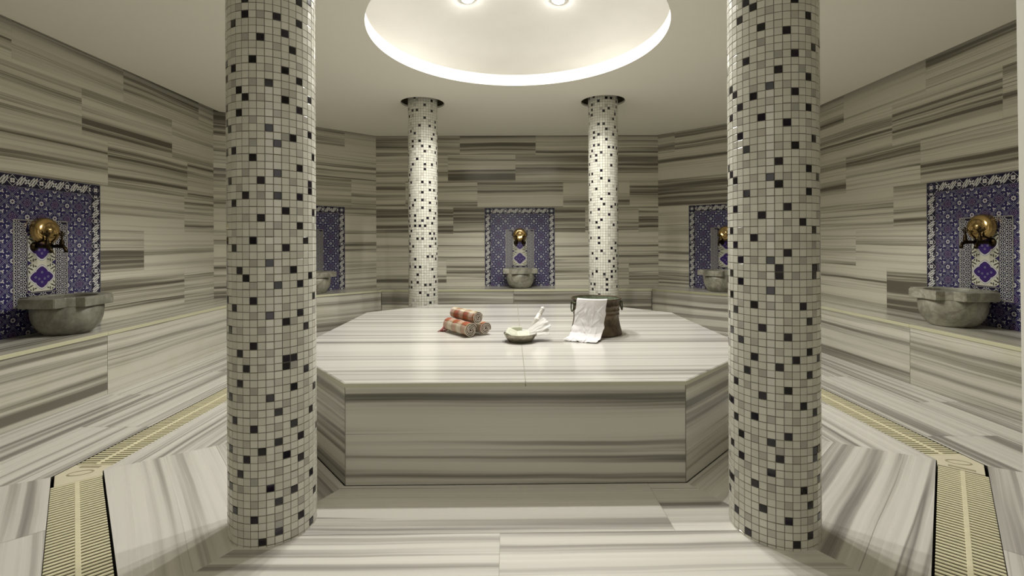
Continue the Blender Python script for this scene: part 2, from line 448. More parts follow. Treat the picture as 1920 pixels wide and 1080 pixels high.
# ---------------------------------------------------------------- wall benches
def bench_front(): return inset(ROOM, [0.5, 0.5, 0.5, 0.5124, 0.5124, 0.4821, 0.4893, 0.4893])
BF = bench_front()
def bench(k, label, joints):
    """bench along wall k between its two mitred corners"""
    A, B, C, D = ROOM[k], ROOM[(k + 1) % 8], BF[(k + 1) % 8], BF[k]
    if k == 3: A = (ROOM[3][0], -2.35); D = (BF[3][0], -2.35)
    if k == 7: B = (ROOM[7][0], -2.35); C = (BF[7][0], -2.35)
    mid = ((A[0] + B[0]) / 2, (A[1] + B[1]) / 2)
    t = thing('marble_bench', label, 'bench', (mid[0], mid[1], 0))
    A, B, C, D = map(Vector, (A, B, C, D)); e = (B - A).normalized(); nr = Vector((-e.y, e.x))
    A, B = A + nr * 0.002, B + nr * 0.002
    pl = [((p - A).dot(e), (p - A).dot(nr)) for p in (A, B, C, D)]
    us = [-9] + joints + [9]
    rng = random.Random(60 + k)
    for a, b in zip(us[:-1], us[1:]):
        q = clip(clip(pl, (1, 0), a + 0.0012), (-1, 0), -(b - 0.0012))
        W = [A + e * x + nr * y for x, y in q]
        mb = MB(); n = len(W); sh = rng.uniform(0, 20); td = (rng.random(), 0.5)
        top = inset([tuple(w) for w in W], 0.003)
        mb.face([(w.x, w.y, ZB) for w in reversed(W)], 1)
        for i in range(n):
            j = (i + 1) % n
            mb.face([(W[i].x, W[i].y, ZB), (W[j].x, W[j].y, ZB), (W[j].x, W[j].y, ZT - 0.003), (W[i].x, W[i].y, ZT - 0.003)], 1, None, td)
            mb.face([(W[i].x, W[i].y, ZT - 0.003), (W[j].x, W[j].y, ZT - 0.003), (*top[j], ZT), (*top[i], ZT)], 1, None, td)
        mb.face([(*p, ZT) for p in top], 0, [((Vector(p) - A).dot(e) + sh, (Vector(p) - A).dot(nr)) for p in top], td)
        under(mb.build('top_slab', [M_BENCH, M_BEDGE]), t)
    fr = [(p - A).dot(e) for p in (D, C)]; y = (D - A).dot(nr) - 0.006
    us = [fr[0]] + [j for j in joints if fr[0] < j < fr[1]] + [fr[1]]
    for a, b in zip(us[:-1], us[1:]):
        a += 0.0015; b -= 0.0015; mb = MB(); sh = rng.uniform(0, 20)
        P = [A + e * x + nr * yy for x, yy in ((a, y), (b, y), (b, y - 0.02), (a, y - 0.02))]
        z1 = ZB - 0.001
        for i in range(4):
            j = (i + 1) % 4
            mb.face([(P[j].x, P[j].y, 0.001), (P[i].x, P[i].y, 0.001), (P[i].x, P[i].y, z1), (P[j].x, P[j].y, z1)], 0 if i == 0 else 1,
                    [(b + sh, 0), (a + sh, 0), (a + sh, z1), (b + sh, z1)], (rng.random(), 0.52))
        mb.face([(p.x, p.y, z1) for p in P], 1)
        under(mb.build('front_panel', [M_BENCH, M_GROUT]), t)
    return t
M_BEDGE = marble('bench_edge_marble', (0.42, 0.41, 0.27), (0.53, 0.52, 0.35), (0.62, 0.61, 0.43), (0.68, 0.67, 0.49), 0.25, 0.2)
bench(7, 'marble bench along the left wall, under the darkest stained basin', [1.5473 + 0.468])
bench(3, 'marble bench along the right wall, under the basin at the right edge', [2.4 - 0.375])
bench(5, 'marble bench along the back wall behind the platform', [2.0226 + 0.025])
bench(6, 'short angled marble bench in the back left corner, half behind a column', [1.1])
bench(4, 'short angled marble bench in the back right corner, half behind a column', [0.75])

# ---------------------------------------------------------------- mosaic columns
def glass(name, lo, hi, rough=0.10, spec=0.6):
    m = NT(name); a, b = m.uv('Tile')
    m.color(m.ramp(a, [(0.0, lo), (1.0, hi)])); m.l(m.range(b, 0, 1, rough * 0.6, rough * 1.8), m.b.inputs['Roughness'])
    m.b.inputs['Specular IOR Level'].default_value = spec
    return m.mat
M_TW = glass('white_mosaic_glass', (0.61, 0.605, 0.53), (0.72, 0.715, 0.635))
M_TG = glass('grey_mosaic_glass', (0.40, 0.395, 0.355), (0.54, 0.515, 0.46), 0.16)
M_TD = glass('dark_mosaic_glass', (0.004, 0.0035, 0.006), (0.013, 0.009, 0.022), 0.09)
NC, RP = 36, 0.02655
def parse(s): return {tuple(map(int, q.split('.'))) for q in s.split()}
DARK_L = parse('32.72 3.73 32.70 0.70 30.69 3.70 34.67 1.68 2.66 33.64 30.63 1.63 35.61 3.62 31.60 32.59 1.59 5.60 31.57 3.58 35.55 29.55 5.55 2.54 0.53 30.52 33.51 6.52 3.50 0.49 29.48 34.48 5.48 5.47 32.46 0.46 3.46 30.45 1.44 6.44 34.43 3.42 33.40 4.40 30.39 1.39 35.37 31.36 2.36 5.35 32.35 0.34 3.34 6.32 33.32 30.31 35.30 3.30 1.29 4.28 29.28 33.26 31.25 1.24 2.24 1.23 32.23 4.22 31.21 2.20 6.19 35.19 29.19 0.17 5.16 30.16 2.15 7.13 33.15 3.13 0.13 29.12 34.12 1.11 3.10 32.11 31.9 5.7 29.7 35.7 2.6 6.4 0.5 30.4 33.3 3.2 5.0 0.1 34.0')
GREY_L = parse('31.71 34.70 32.67 0.66 30.65 35.63 3.64 30.61 33.61 1.60 2.60 30.59 34.59 0.57 33.56 31.55 5.67 4.57 3.55 1.54 33.53 32.49 31.47 2.48 34.46 3.52 32.43 3.44 0.42 30.41 2.41 35.41 35.39 3.38 33.37 6.42 1.36 5.50 35.35 33.34 35.33 3.32 1.31 33.30 2.29 31.28 34.28 1.27 3.26 35.25 32.24 30.23 34.23 2.23 0.21 4.20 33.20 31.19 1.18 5.24 6.30 3.17 33.17 0.15 32.13 30.11 34.11 4.9 0.9 3.7 33.8 31.7 1.6 33.5 3.4 0.3 2.0 0.2')
DARK_R = parse('31.72 32.71 1.71 3.69 30.70 33.68 0.67 6.66 4.65 1.64 31.64 35.62 3.61 28.61 34.60 1.59 29.60 32.59 30.58 3.57 33.56 28.57 0.55 30.54 4.53 1.52 31.52 35.50 3.49 28.49 34.48 29.48 5.48 35.47 31.46 3.46 29.44 0.44 33.43 2.42 28.41 4.41 32.40 29.39 0.38 30.37 34.37 4.36 5.36 35.36 28.35 30.34 35.35 4.35 34.33 28.32 32.31 2.31 29.30 3.29 33.28 28.27 30.26 0.27 32.24 3.25 1.24 5.24 31.22 35.23 3.22 29.20 0.20 33.19 28.17 2.18 29.15 32.16 4.17 30.13 0.14 34.13 28.11 4.12 5.12 4.11 30.10 35.11 34.9 28.6 32.7 5.8 2.7 3.5 33.4 29.2 0.3 5.3 31.0 3.1 1.0')
GREY_R = parse('34.70 1.69 3.67 33.66 35.64 3.64 33.63 2.62 31.62 0.60 32.60 4.59 34.58 1.57 3.55 30.56 33.54 33.51 31.50 2.50 32.48 0.48 3.52 29.53 29.47 33.46 2.45 31.44 0.42 30.41 34.40 1.40 4.39 32.37 2.37 35.52 5.43 33.35 1.35 31.33 3.33 0.32 30.31 34.31 4.30 30.28 0.29 32.26 3.27 35.25 33.22 29.23 31.20 0.22 2.21 4.19 30.17 0.18 34.16 1.16 4.15 32.13 2.13 35.12 33.11 1.11 31.9 3.9 29.7 0.8 34.7 4.6 29.4 0.5 31.2 3.3 34.1')
def spread(rng, count, rows, taken, gap):
    out = set(); tries = 0
    while len(out) < count and tries < 30000:
        tries += 1; c, r = rng.randrange(NC), rng.randrange(rows)
        if all(max(min(abs(c - a), NC - abs(c - a)), abs(r - b)) > gap for a, b in out) and (c, r) not in taken: out.add((c, r))
    return out
def column(i, label, phase, z0, dark, grey, top=2.75):
    rng = random.Random(200 + i); rows = int((top - z0) / RP)
    if not dark:
        dark = spread(rng, 300, rows, set(), 1); grey = spread(rng, 300, rows, dark, 1)
    else:
        seen = {a for a, b in dark}; full = {(c, r) for c in seen for r in range(74)}
        dark = dark | {q for q in spread(rng, 290, rows, set(), 1) if q not in full}
        grey = grey | {q for q in spread(rng, 290, rows, dark, 1) if q not in full}
    mb = MB(); n = NC * 2; r0 = CR - 0.0013
    mb.lathe([(r0, -0.002 + 0.002), (r0, top)], n, 0, Matrix.Rotation(math.radians(phase), 4, 'Z'), smooth=True)
    for c in range(NC):
        for r in range(-1, rows):
            za, zb = max(0.0, z0 + r * RP + 0.0011), z0 + (r + 1) * RP - 0.0011
            if zb - za < 0.004: continue
            a0, a1 = math.radians(phase + 10 * c), math.radians(phase + 10 * (c + 1)); am = (a0 + a1) / 2; ha = (a1 - a0) / 2 - 0.0011 / CR
            tx, ty = rng.gauss(0, 0.00017), rng.gauss(0, 0.00017)
            if (c, r) in dark: mat = 3
            elif (c, r) in grey: mat = 2
            else: mat = 1
            t = (rng.random(), rng.random()); hz = rng.gauss(0, 0.0003)
            ring = []
            for rad, k in ((r0 - 0.0002, 1.0), (CR - 0.0004, 1.0), (CR + 0.0002, 0.90)):
                for sa, sz in ((-1, -1), (1, -1), (1, 1), (-1, 1)):
                    rr = (rad + (tx * sa + ty * sz if k < 1 else 0)) / math.cos(ha * k)
                    zz = (za + zb) / 2 + hz + sz * (zb - za) / 2 * k
                    ring.append((rr * math.cos(am + sa * ha * k), rr * math.sin(am + sa * ha * k), max(zz, 0.0)))
            b = len(mb.v); mb.v += ring
            for s in (0, 4):
                for k in range(4):
                    l = (k + 1) % 4
                    mb.idx([b + s + k, b + s + l, b + s + 4 + l, b + s + 4 + k], mat, None, t, False)
            mb.idx([b + 8, b + 9, b + 10, b + 11], mat, None, t, False)
    o = mb.build('mosaic_column', [M_MOSGROUT, M_TW, M_TG, M_TD], None, (COLS[i][0], COLS[i][1], 0))
    return tag(o, label, 'column', 'mosaic columns round the platform')
column(0, 'near left column of small white, grey and black mosaic tiles', -62.7, 0.0064, DARK_L, GREY_L)
column(1, 'near right column of small white, grey and black mosaic tiles', -105.8, 0.0088, DARK_R, GREY_R)
column(2, 'far left mosaic column rising behind the rolled towels', 3.0, 0.004, None, None)
column(3, 'far right mosaic column rising behind the metal bucket', 7.0, 0.004, None, None)

# ---------------------------------------------------------------- drain gratings and corner plates
M_GRATE = plain('cream_grating_plastic', (0.86, 0.81, 0.57), 0.45, 0, 0.4, 0.05, 30)
def ring_frame(k):
    A, B = Vector(RIN[k]), Vector(RIN[(k + 1) % 8]); C, D = Vector(ROUT[(k + 1) % 8]), Vector(ROUT[k])
    e = (B - A).normalized(); n = Vector((e.y, -e.x)); return A, B, C, D, e, n
def grate(k, label, s0, s1, pitch=0.0230):
    """slatted grating over channel edge k from s0 to s1 along its inner edge"""
    A, B, C, D, e, n = ring_frame(k)
    t = thing('drain_grating', label, 'drain grating', (*(A + e * ((s0 + s1) / 2) + n * RINGW / 2), -0.002), 0, 'drain gratings round the platform')
    w0, w1 = (0.008 if k in (0, 2) else 0.002), RINGW - 0.0015; mb = MB(); zt, zb = -0.002, -0.0065
    M = lambda x, y, z: (A.x + e.x * x + n.x * y, A.y + e.y * x + n.y * y, z)
    def bar(x0, x1, y0, y1, z0, z1, mb):
        base = len(mb.v); c = 0.0015
        for z, d in ((z0, 0), (z1 - c, 0), (z1, c)):
            for x, y in ((x0 + d, y0 + d), (x1 - d, y0 + d), (x1 - d, y1 - d), (x0 + d, y1 - d)): mb.v.append(M(x, y, z))
        for s in (0, 4):
            for i in range(4):
                j = (i + 1) % 4; mb.idx([base+s+i, base+s+4+i, base+s+4+j, base+s+j], 0, None, (0, 0), False)
        mb.idx([base + 11, base + 10, base + 9, base + 8], 0, None, (0, 0), False); mb.idx([base, base+1, base+2, base+3], 0, None, (0, 0), False)
    x = s0
    while x + 0.0120 < s1:
        bar(x, x + 0.0120, w0, w1, zb, zt, mb); x += pitch
    under(fix_normals(mb.build('slats', M_GRATE)), t)
    mb = MB(); m = (w0 + w1) / 2
    bar(s0, s1 - 0.004, m - 0.008, m + 0.008, zb, zt + 0.0006, mb)
    under(fix_normals(mb.build('centre_rib', M_GRATE)), t)
def plate(k, label, a, b):
    """cover plate on ring corner k: a metres back along edge k-1, b metres along edge k"""
    A, B, C, D, e, n = ring_frame(k); A2, B2, C2, D2, e2, n2 = ring_frame((k - 1) % 8)
    P = Vector(RIN[k]); w0 = 0.005
    mg = lambda q: RINGW - (0.012 if q in (0, 2) else 0.002)
    inn = inset(RING, -0.004)[k]
    out = inset(RING, [-mg(q) for q in range(8)])[k]
    poly = [P - e2 * a + n2 * w0, Vector(inn), P + e * b + n * w0, P + e * b + n * mg(k), Vector(out), P - e2 * a + n2 * mg((k - 1) % 8)]
    ctr = sum(poly, Vector((0, 0))) / 6
    t = thing('drain_corner_plate', label, 'drain cover plate', (ctr.x, ctr.y, -0.002), 0, 'corner plates of the floor drain')
    mb = MB(); pl = [tuple(p) for p in poly]
    mb.prism(pl, -0.016, -0.0015); o = bevel(fix_normals(mb.build('plate', M_PLATE)), 0.0015); under(o, t)
    # raised marks: a bar towards the back leg, an oval ring in the middle
    mb = MB(); c2 = P - e2 * a * 0.62 + n2 * RINGW * 0.5
    q = [c2 + n2 * sx * 0.048 + e2 * sy * 0.008 for sx, sy in ((-1, -1), (1, -1), (1, 1), (-1, 1))]
    mb.prism([tuple(p) for p in q], -0.002, 0.0002); under(fix_normals(mb.build('raised_bar', M_PLATE2)), t)
    mb = MB(); c3 = ctr + (Vector(out) - ctr) * 0.12; ax = (n + n2).normalized(); ay = Vector((-ax.y, ax.x)); N = 40
    for i in range(N):
        f0, f1 = 2*PI*i/N, 2*PI*(i+1)/N
        R = []
        for f, r in ((f0, 1.0), (f1, 1.0), (f1, 0.86), (f0, 0.86)): R.append(c3 + ax * math.cos(f) * 0.052 * r + ay * math.sin(f) * 0.026 * r)
        b0 = len(mb.v); mb.v += [(p.x, p.y, -0.0016) for p in R] + [(p.x, p.y, 0.0003) for p in R]
        for qd in ((4,5,6,7), (0,1,5,4), (2,3,7,6)): mb.idx([b0 + z for z in qd], 0, None, (0, 0), False)
    under(fix_normals(mb.build('raised_oval', M_PLATE2)), t)
M_PLATE = plain('cream_plate_plastic', (0.84, 0.79, 0.60), 0.4, 0, 0.4, 0.03, 12)
M_PLATE2 = plain('cream_plate_relief', (0.46, 0.42, 0.29), 0.5)
for k, a, b, lab in ((0, 0.055, 0.055, 'cream drain corner plate at the bend left of the near left column'), (3, 0.055, 0.055, 'cream drain corner plate at the bend right of the near right column'),
                     (4, 0.055, 0.055, 'cream drain corner plate hidden far right, behind the near right column'), (7, 0.055, 0.055, 'cream drain corner plate hidden far left, behind the near left column')):
    plate(k, lab, a, b)
def elen(k): return (Vector(RIN[(k + 1) % 8]) - Vector(RIN[k])).length
grate(7, 'cream slatted drain grating running back along the left side of the platform', 0.058, elen(7) - 0.058)
grate(0, 'cream slatted drain grating nearest the viewer at bottom left of the picture', 0.058, elen(0) - 0.02)
grate(2, 'cream slatted drain grating nearest the viewer at bottom right of the picture', 0.02, elen(2) - 0.058)
grate(3, 'cream slatted drain grating running back along the right side of the platform', 0.058, elen(3) - 0.058)

grate(4, 'cream slatted drain grating crossing behind the far right column', 0.058, elen(4) - 0.02)
grate(6, 'cream slatted drain grating crossing behind the far left column', 0.02, elen(6) - 0.058)

# ---------------------------------------------------------------- glazed tile panels
def glaze(name, c, rough=0.16): return plain(name, c, rough, 0, 0.5)
G_NAVY = glaze('indigo_glaze', (0.030, 0.025, 0.105))
G_BLACK = glaze('blue_black_glaze', (0.016, 0.013, 0.040))
G_WHITE = glaze('white_glaze', (0.66, 0.66, 0.65))
G_PALE = glaze('pale_blue_glaze', (0.24, 0.24, 0.32))
G_PURP = glaze('violet_glaze', (0.060, 0.030, 0.110))
G_CREAM = glaze('cream_glaze', (0.62, 0.61, 0.50))
G_OLIVE = glaze('dark_olive_glaze', (0.05, 0.05, 0.045))
G_VIOLET = glaze('deep_violet_glaze', (0.045, 0.020, 0.150))
GM = [G_NAVY, G_BLACK, G_WHITE, G_PALE, G_PURP, G_CREAM, G_OLIVE, G_VIOLET]
NAVY, BLACK, WHITE, PALE, PURP, CREAM, OLIVE, VIOLET = range(8)
PWH, PH = 0.4925, 1.10
class Pat:
    def __init__(s, rect): s.mb = MB(); s.r = rect
    def poly(s, pts, mat, lay, rect=None):
        x0, z0, x1, z1 = rect or s.r
        for n, c in (((1, 0), x0), ((-1, 0), -x1), ((0, 1), z0), ((0, -1), -z1)):
            pts = clip(pts, n, c)
            if len(pts) < 3: return
        a = sum(pts[i][0]*pts[(i+1) % len(pts)][1] - pts[(i+1) % len(pts)][0]*pts[i][1] for i in range(len(pts)))
        if abs(a) < 1e-8: return
        if a < 0: pts = pts[::-1]
        s.mb.face([(x, -lay, z) for x, z in pts], mat)
    def ell(s, x, z, a, b, rot, mat, lay, n=12, rect=None):
        c, d = math.cos(rot), math.sin(rot)
        s.poly([(x + a*math.cos(t)*c - b*math.sin(t)*d, z + a*math.cos(t)*d + b*math.sin(t)*c) for t in (2*PI*k/n for k in range(n))], mat, lay, rect)
    def leaf(s, x, z, L, w, rot, mat, lay, rect=None):
        c, d = math.cos(rot), math.sin(rot)
        P = [(-L/2, 0), (-L*0.25, -w*0.40), (0.05*L, -w*0.5), (0.3*L, -w*0.32), (L/2, 0), (0.3*L, w*0.32), (0.05*L, w*0.5), (-L*0.25, w*0.40)]
        s.poly([(x + a*c - b*d, z + a*d + b*c) for a, b in P], mat, lay, rect)
    def bar(s, x0, z0, x1, z1, w, mat, lay, rect=None):
        d = math.hypot(x1-x0, z1-z0); nx, nz = -(z1-z0)/d*w/2, (x1-x0)/d*w/2
        s.poly([(x0+nx, z0+nz), (x1+nx, z1+nz), (x1-nx, z1-nz), (x0-nx, z0-nz)], mat, lay, rect)
    def dia(s, x, z, a, b, mat, lay, rect=None): s.poly([(x-a, z), (x, z-b), (x+a, z), (x, z+b)], mat, lay, rect)
def frame_faces(p, x0, z0, x1, z1, w, mat, lay):
    for a, b, c, d in ((x0, z0, x0+w, z1), (x1-w, z0, x1, z1), (x0+w, z1-w, x1-w, z1), (x0+w, z0, x1-w, z0+w)):
        p.poly([(a, b), (c, b), (c, d), (a, d)], mat, lay, (a, b, c, d))
def make_panel():
    t = thing('tile_panel', '', 'tile panel', (0, 0, 0), 0, 'blue tile panels above the basins')
    # backing and field
    p = Pat((-PWH, 0, PWH, PH)); p.mb.box((-PWH, -0.0036, 0.0), (PWH, 0.0, PH), NAVY)
    fx0, fx1, fz0, fz1 = -PWH + 0.088, PWH - 0.088, 0.0, PH - 0.088
    F = (fx0, fz0, fx1, fz1)
    p.poly([(fx0, fz0), (fx1, fz0), (fx1, fz1), (fx0, fz1)], NAVY, 0.0038)
    zt = fz1
    for k in range(-16, 20):                                       # double lattice lines
        for off in (-0.006, 0.006):
            c = 0.05 + 0.1*k + off
            p.bar(-1.2, zt + c + 1.2 - 0.0, 1.2, zt + c - 1.2, 0.0030, PALE, 0.0040, F)
            p.bar(-1.2, zt + c - 1.2, 1.2, zt + c + 1.2, 0.0030, PALE, 0.0040, F)
    for i in range(-5, 6):
        for j in range(0, 12):
            x, z = 0.1*i, zt - 0.1*j
            if (i + j) % 2 == 1:
                for q in range(8): p.ell(x + 0.0125*math.cos(q*PI/4), z + 0.0125*math.sin(q*PI/4), 0.0062, 0.0042, q*PI/4, WHITE, 0.0044, 8, F)
                p.ell(x, z, 0.0065, 0.0065, 0, PURP, 0.0046, 8, F)
            else:
                p.ell(x, z, 0.030, 0.030, PI/8, PURP, 0.0042, 8, F)
                for q in range(8):
                    p.ell(x + 0.0205*math.cos(q*PI/4), z + 0.0205*math.sin(q*PI/4), 0.0068, 0.0030, q*PI/4 + PI/2, PALE, 0.0044, 6, F)
                    p.ell(x + 0.010*math.cos(q*PI/4+PI/8), z + 0.010*math.sin(q*PI/4+PI/8), 0.0030, 0.0020, q*PI/4, PALE, 0.0044, 6, F)
            for sx in (-1, 1):                                     # trefoils between the flowers
                for sz in (-1, 1):
                    if (i + j) % 2 == 1:
                        cx, cz, a = x + sx*0.034, z + sz*0.034, math.atan2(sz, sx)
                        for da, L in ((0, 0.017), (1.9, 0.013), (-1.9, 0.013)):
                            p.leaf(cx + 0.0075*math.cos(a+da), cz + 0.0075*math.sin(a+da), L, 0.0085, a+da, WHITE, 0.0044, F)
                    else: p.dia(x + sx*0.036, z + sz*0.036, 0.005, 0.005, WHITE, 0.0044, F)
            if (i + j) % 2 == 1:
                for dx, dz in ((0.03, 0), (-0.03, 0), (0, 0.03), (0, -0.03)): p.ell(x+dx, z+dz, 0.0045, 0.0045, 0, PALE, 0.0044, 6, F)
    o = p.mb.build('field', GM, t)
    # border of diamonds and slanted leaves
    p = Pat((-PWH, 0, PWH, PH)); w = 0.088
    frame_faces(p, -PWH, -w, PWH, PH, w, BLACK, 0.0050)
    def unit(cx, cz, hor, rect):
        """half repeat: diamond at (cx, cz), leaves and a cross flower beside it"""
        T = (lambda a, b: (cx + a, cz + b)) if hor else (lambda a, b: (cx + b, cz + a))
        R = (lambda r: r) if hor else (lambda r: PI/2 - r)
        x, z = T(0, 0); p.dia(x, z, 0.040, 0.040, WHITE, 0.0056, rect); p.dia(x, z, 0.0355, 0.0355, BLACK, 0.0057, rect)
        for q in range(4):
            dx, dz = 0.0105*math.cos(q*PI/2+PI/4), 0.0105*math.sin(q*PI/2+PI/4)
            p.ell(x+dx, z+dz, 0.0088, 0.0088, 0, WHITE, 0.0058, 8, rect)
        p.ell(x, z, 0.005, 0.005, 0, PURP, 0.0060, 8, rect)
        for d, sc in ((-0.047, 1), (0.047, 1), (-0.068, 0.95), (0.068, 0.95)):
            x, z = T(d, 0); rot = R(1.02)
            p.leaf(x, z, 0.086*sc, 0.022, rot, WHITE, 0.0053, rect); p.leaf(x, z, 0.060*sc, 0.0055, rot, BLACK, 0.0055, rect)
        for d in (0.1,):
            x, z = T(d, 0)
            for q in range(4): p.leaf(x + 0.013*math.cos(q*PI/2+PI/4), z + 0.013*math.sin(q*PI/2+PI/4), 0.026, 0.014, q*PI/2+PI/4, WHITE, 0.0053, rect)
            p.ell(x, z, 0.0045, 0.0045, 0, BLACK, 0.0055, 6, rect)
            for dz in (-0.027, 0.027): x, z = T(d, dz); p.ell(x, z, 0.004, 0.004, 0, PALE, 0.0053, 6, rect)
    zc = PH - w/2
    for k in range(-3, 4): unit(0.2*k - 0.0, zc, True, (-PWH + w, PH - w + 0.006, PWH - w, PH - 0.006))
    for sx in (-1, 1):
        xc = sx*(PWH - w/2); rect = (min(xc - w/2, xc + w/2) + 0.006, 0, max(xc - w/2, xc + w/2) - 0.006, PH - w)
        for k in range(-1, 7): unit(xc, PH - w - 0.005 - 0.2*k, False, rect)
        x, z = xc, zc
        p.dia(x, z, 0.034, 0.034, PALE, 0.0053); p.dia(x, z, 0.029, 0.029, BLACK, 0.0054)
        for q in range(4): p.ell(x + 0.0105*math.cos(q*PI/2+PI/4), z + 0.0105*math.sin(q*PI/2+PI/4), 0.0082, 0.0082, 0, WHITE, 0.0055, 8)
    for d, ww in ((0.0015, 0.0022), (w - 0.0035, 0.0022)):
        frame_faces(p, -PWH + d, -w*2, PWH - d, PH - d, ww, PALE, 0.0056)
    p.mb.build('border', GM, t)
    # inner frame of knotted stars
    ix, iz0, iz1 = 0.2, PH - 0.305 - 0.605, PH - 0.305
    p = Pat((-ix, iz0, ix, iz1)); w = 0.098
    frame_faces(p, -ix, iz0, ix, iz1, w, BLACK, 0.0062)
    def star(x, z, rect):
        for q in range(6):
            a = q*PI/3 + PI/6
            p.leaf(x + 0.0135*math.cos(a), z + 0.0135*math.sin(a), 0.018, 0.0044, a, WHITE, 0.0065, rect)
            a += PI/6
            p.bar(x + 0.0195*math.cos(a-0.42), z + 0.0195*math.sin(a-0.42), x + 0.027*math.cos(a), z + 0.027*math.sin(a), 0.0026, WHITE, 0.0065, rect)
            p.bar(x + 0.0195*math.cos(a+0.42), z + 0.0195*math.sin(a+0.42), x + 0.027*math.cos(a), z + 0.027*math.sin(a), 0.0026, WHITE, 0.0065, rect)
        p.ell(x, z, 0.0035, 0.0035, 0, CREAM, 0.0065, 6, rect)
    bands = [(-ix, iz0, -ix + w, iz1), (ix - w, iz0, ix, iz1), (-ix + w, iz1 - w, ix - w, iz1), (-ix + w, iz0, ix - w, iz0 + w)]
    for x0, z0, x1, z1 in bands:
        rect = (x0 + 0.007, z0 + 0.007, x1 - 0.007, z1 - 0.007); i = 0
        x = x0 + w/4
        while x < x1:
            z = z1 - w/4 - (0.0 if i % 2 == 0 else 0.0245)
            while z > z0 - 0.02: star(x, z, rect); z -= 0.049
            x += w/2 * 0.88; i += 1
    for d in (0.0012, 0.0048, w - 0.006): frame_faces(p, -ix + d, iz0 + d, ix - d, iz1 - d, 0.0018, CREAM, 0.0067)
    p.mb.build('inner_frame', GM, t)
    # two medallion tiles, one above the other
    mx, mz0, mz1 = 0.102, iz0 + 0.098, iz1 - 0.098
    p = Pat((-mx, mz0, mx, mz1)); p.poly([(-mx, mz0), (mx, mz0), (mx, mz1), (-mx, mz1)], CREAM, 0.0063)
    hh = (mz1 - mz0) / 2
    def quat(cx, cz, s):
        out = []
        for k in range(48):
            a = 2*PI*k/48; q = abs(math.cos(2*a)); r = 0.062 + 0.016*q**0.7 + 0.010*q**8
            out.append((cx + s*r*math.cos(a), cz + s*0.90*r*math.sin(a)))
        return out
    def star_poly(pts, c, mat, lay):
        for i in range(len(pts)): p.poly([c, pts[i], pts[(i+1) % len(pts)]], mat, lay)
    for cz in (mz0 + hh/2, mz0 + hh*1.5):
        star_poly(quat(0, cz, 1.13), (0, cz), PALE, 0.0066); star_poly(quat(0, cz, 1.08), (0, cz), WHITE, 0.0067)
        star_poly(quat(0, cz, 0.97), (0, cz), PURP, 0.0068); star_poly(quat(0, cz, 0.90), (0, cz), VIOLET, 0.0069)
        for dx, dz in ((0, 0.034), (-0.046, 0), (0.046, 0), (0, -0.036), (-0.02, -0.012), (0.02, -0.012)):
            for q in range(5): p.ell(dx + 0.0058*math.cos(q*1.257+0.3), cz + dz + 0.0058*math.sin(q*1.257+0.3), 0.0036, 0.0030, 0, PALE, 0.0071, 6)
        for sx in (-1, 1):
            for sz in (-1, 1):
                for L, x, z, r in ((0.040, 0.078, 0.060, 0.5), (0.030, 0.062, 0.082, 1.5), (0.030, 0.090, 0.040, 1.1), (0.022, 0.046, 0.078, 0.4), (0.018, 0.080, 0.085, 2.2), (0.016, 0.094, 0.068, 2.4)):
                    p.leaf(sx*x, cz + sz*z*hh/0.2*0.98, L, 0.010, r*sx*sz if sx*sz > 0 else PI - r, OLIVE, 0.0066)
    for cz in (mz0, mz0 + hh, mz1):
        for sx in (-1, 1):
            p.dia(sx*mx, cz, 0.030, 0.020, NAVY, 0.0066)
    for z in (mz0, mz1 - 0.0022): p.poly([(-mx, z), (mx, z), (mx, z+0.0022), (-mx, z+0.0022)], PURP, 0.0070)
    for x in (-mx, mx - 0.0022): p.poly([(x, mz0), (x+0.0022, mz0), (x+0.0022, mz1), (x, mz1)], PURP, 0.0070)
    p.mb.build('medallion', GM, t)
    return t

# ---------------------------------------------------------------- marble basins (local -y points into the room)
def aged_marble(name, tint=1.0):
    m = NT(name); tc = m.n('ShaderNodeTexCoord'); oi = m.n('ShaderNodeObjectInfo')
    v = m.n('ShaderNodeVectorMath', operation='ADD'); m.l(tc.outputs['Object'], v.inputs[0])
    k = m.n('ShaderNodeVectorMath', operation='SCALE'); m.l(oi.outputs['Location'], k.inputs[0]); k.inputs['Scale'].default_value = 3.7
    m.l(k.outputs[0], v.inputs[1]); P = v.outputs[0]
    a = m.noise(P, 5.0, 5.0, 0.6, 0.6); b = m.noise(P, 38.0, 4.0, 0.65); c = m.noise(P, 3.0, 3.0, 0.5, 1.5)
    t = tint
    col = m.ramp(a, [(0.30, (0.15*t, 0.145*t, 0.115*t)), (0.45, (0.33*t, 0.32*t, 0.26*t)), (0.60, (0.46*t, 0.45*t, 0.37*t)), (0.75, (0.56*t, 0.55*t, 0.47*t))])
    col = m.mix(m.range(b, 0.35, 0.65, 0.35, 0.0), col, (0.30, 0.29, 0.22), 'MULTIPLY')
    ln = m.range(m.math('ABSOLUTE', m.math('SUBTRACT', c, 0.5)), 0.0, 0.03, 0.55, 0.0)
    col = m.mix(ln, col, (0.16, 0.15, 0.11)); m.color(col)
    m.bump(b, 0.15, 0.004)
    return m.set(0.38)
M_BASIN = aged_marble('aged_basin_marble'); M_BASIN_D = aged_marble('stained_basin_marble', 0.62)
def rim_outline(scale=1.0):
    pts = []
    for k in range(160):
        a = 2*PI*k/160; c, s = math.cos(a), math.sin(a); r = 0.206
        for hx, hy in ((0.25*scale, 0.124), (0.128, 0.224)):
            q = min(hx / max(abs(c), 1e-6), hy / max(abs(s), 1e-6)); r = max(r, q)
        pts.append((r*c, r*s))
    return pts
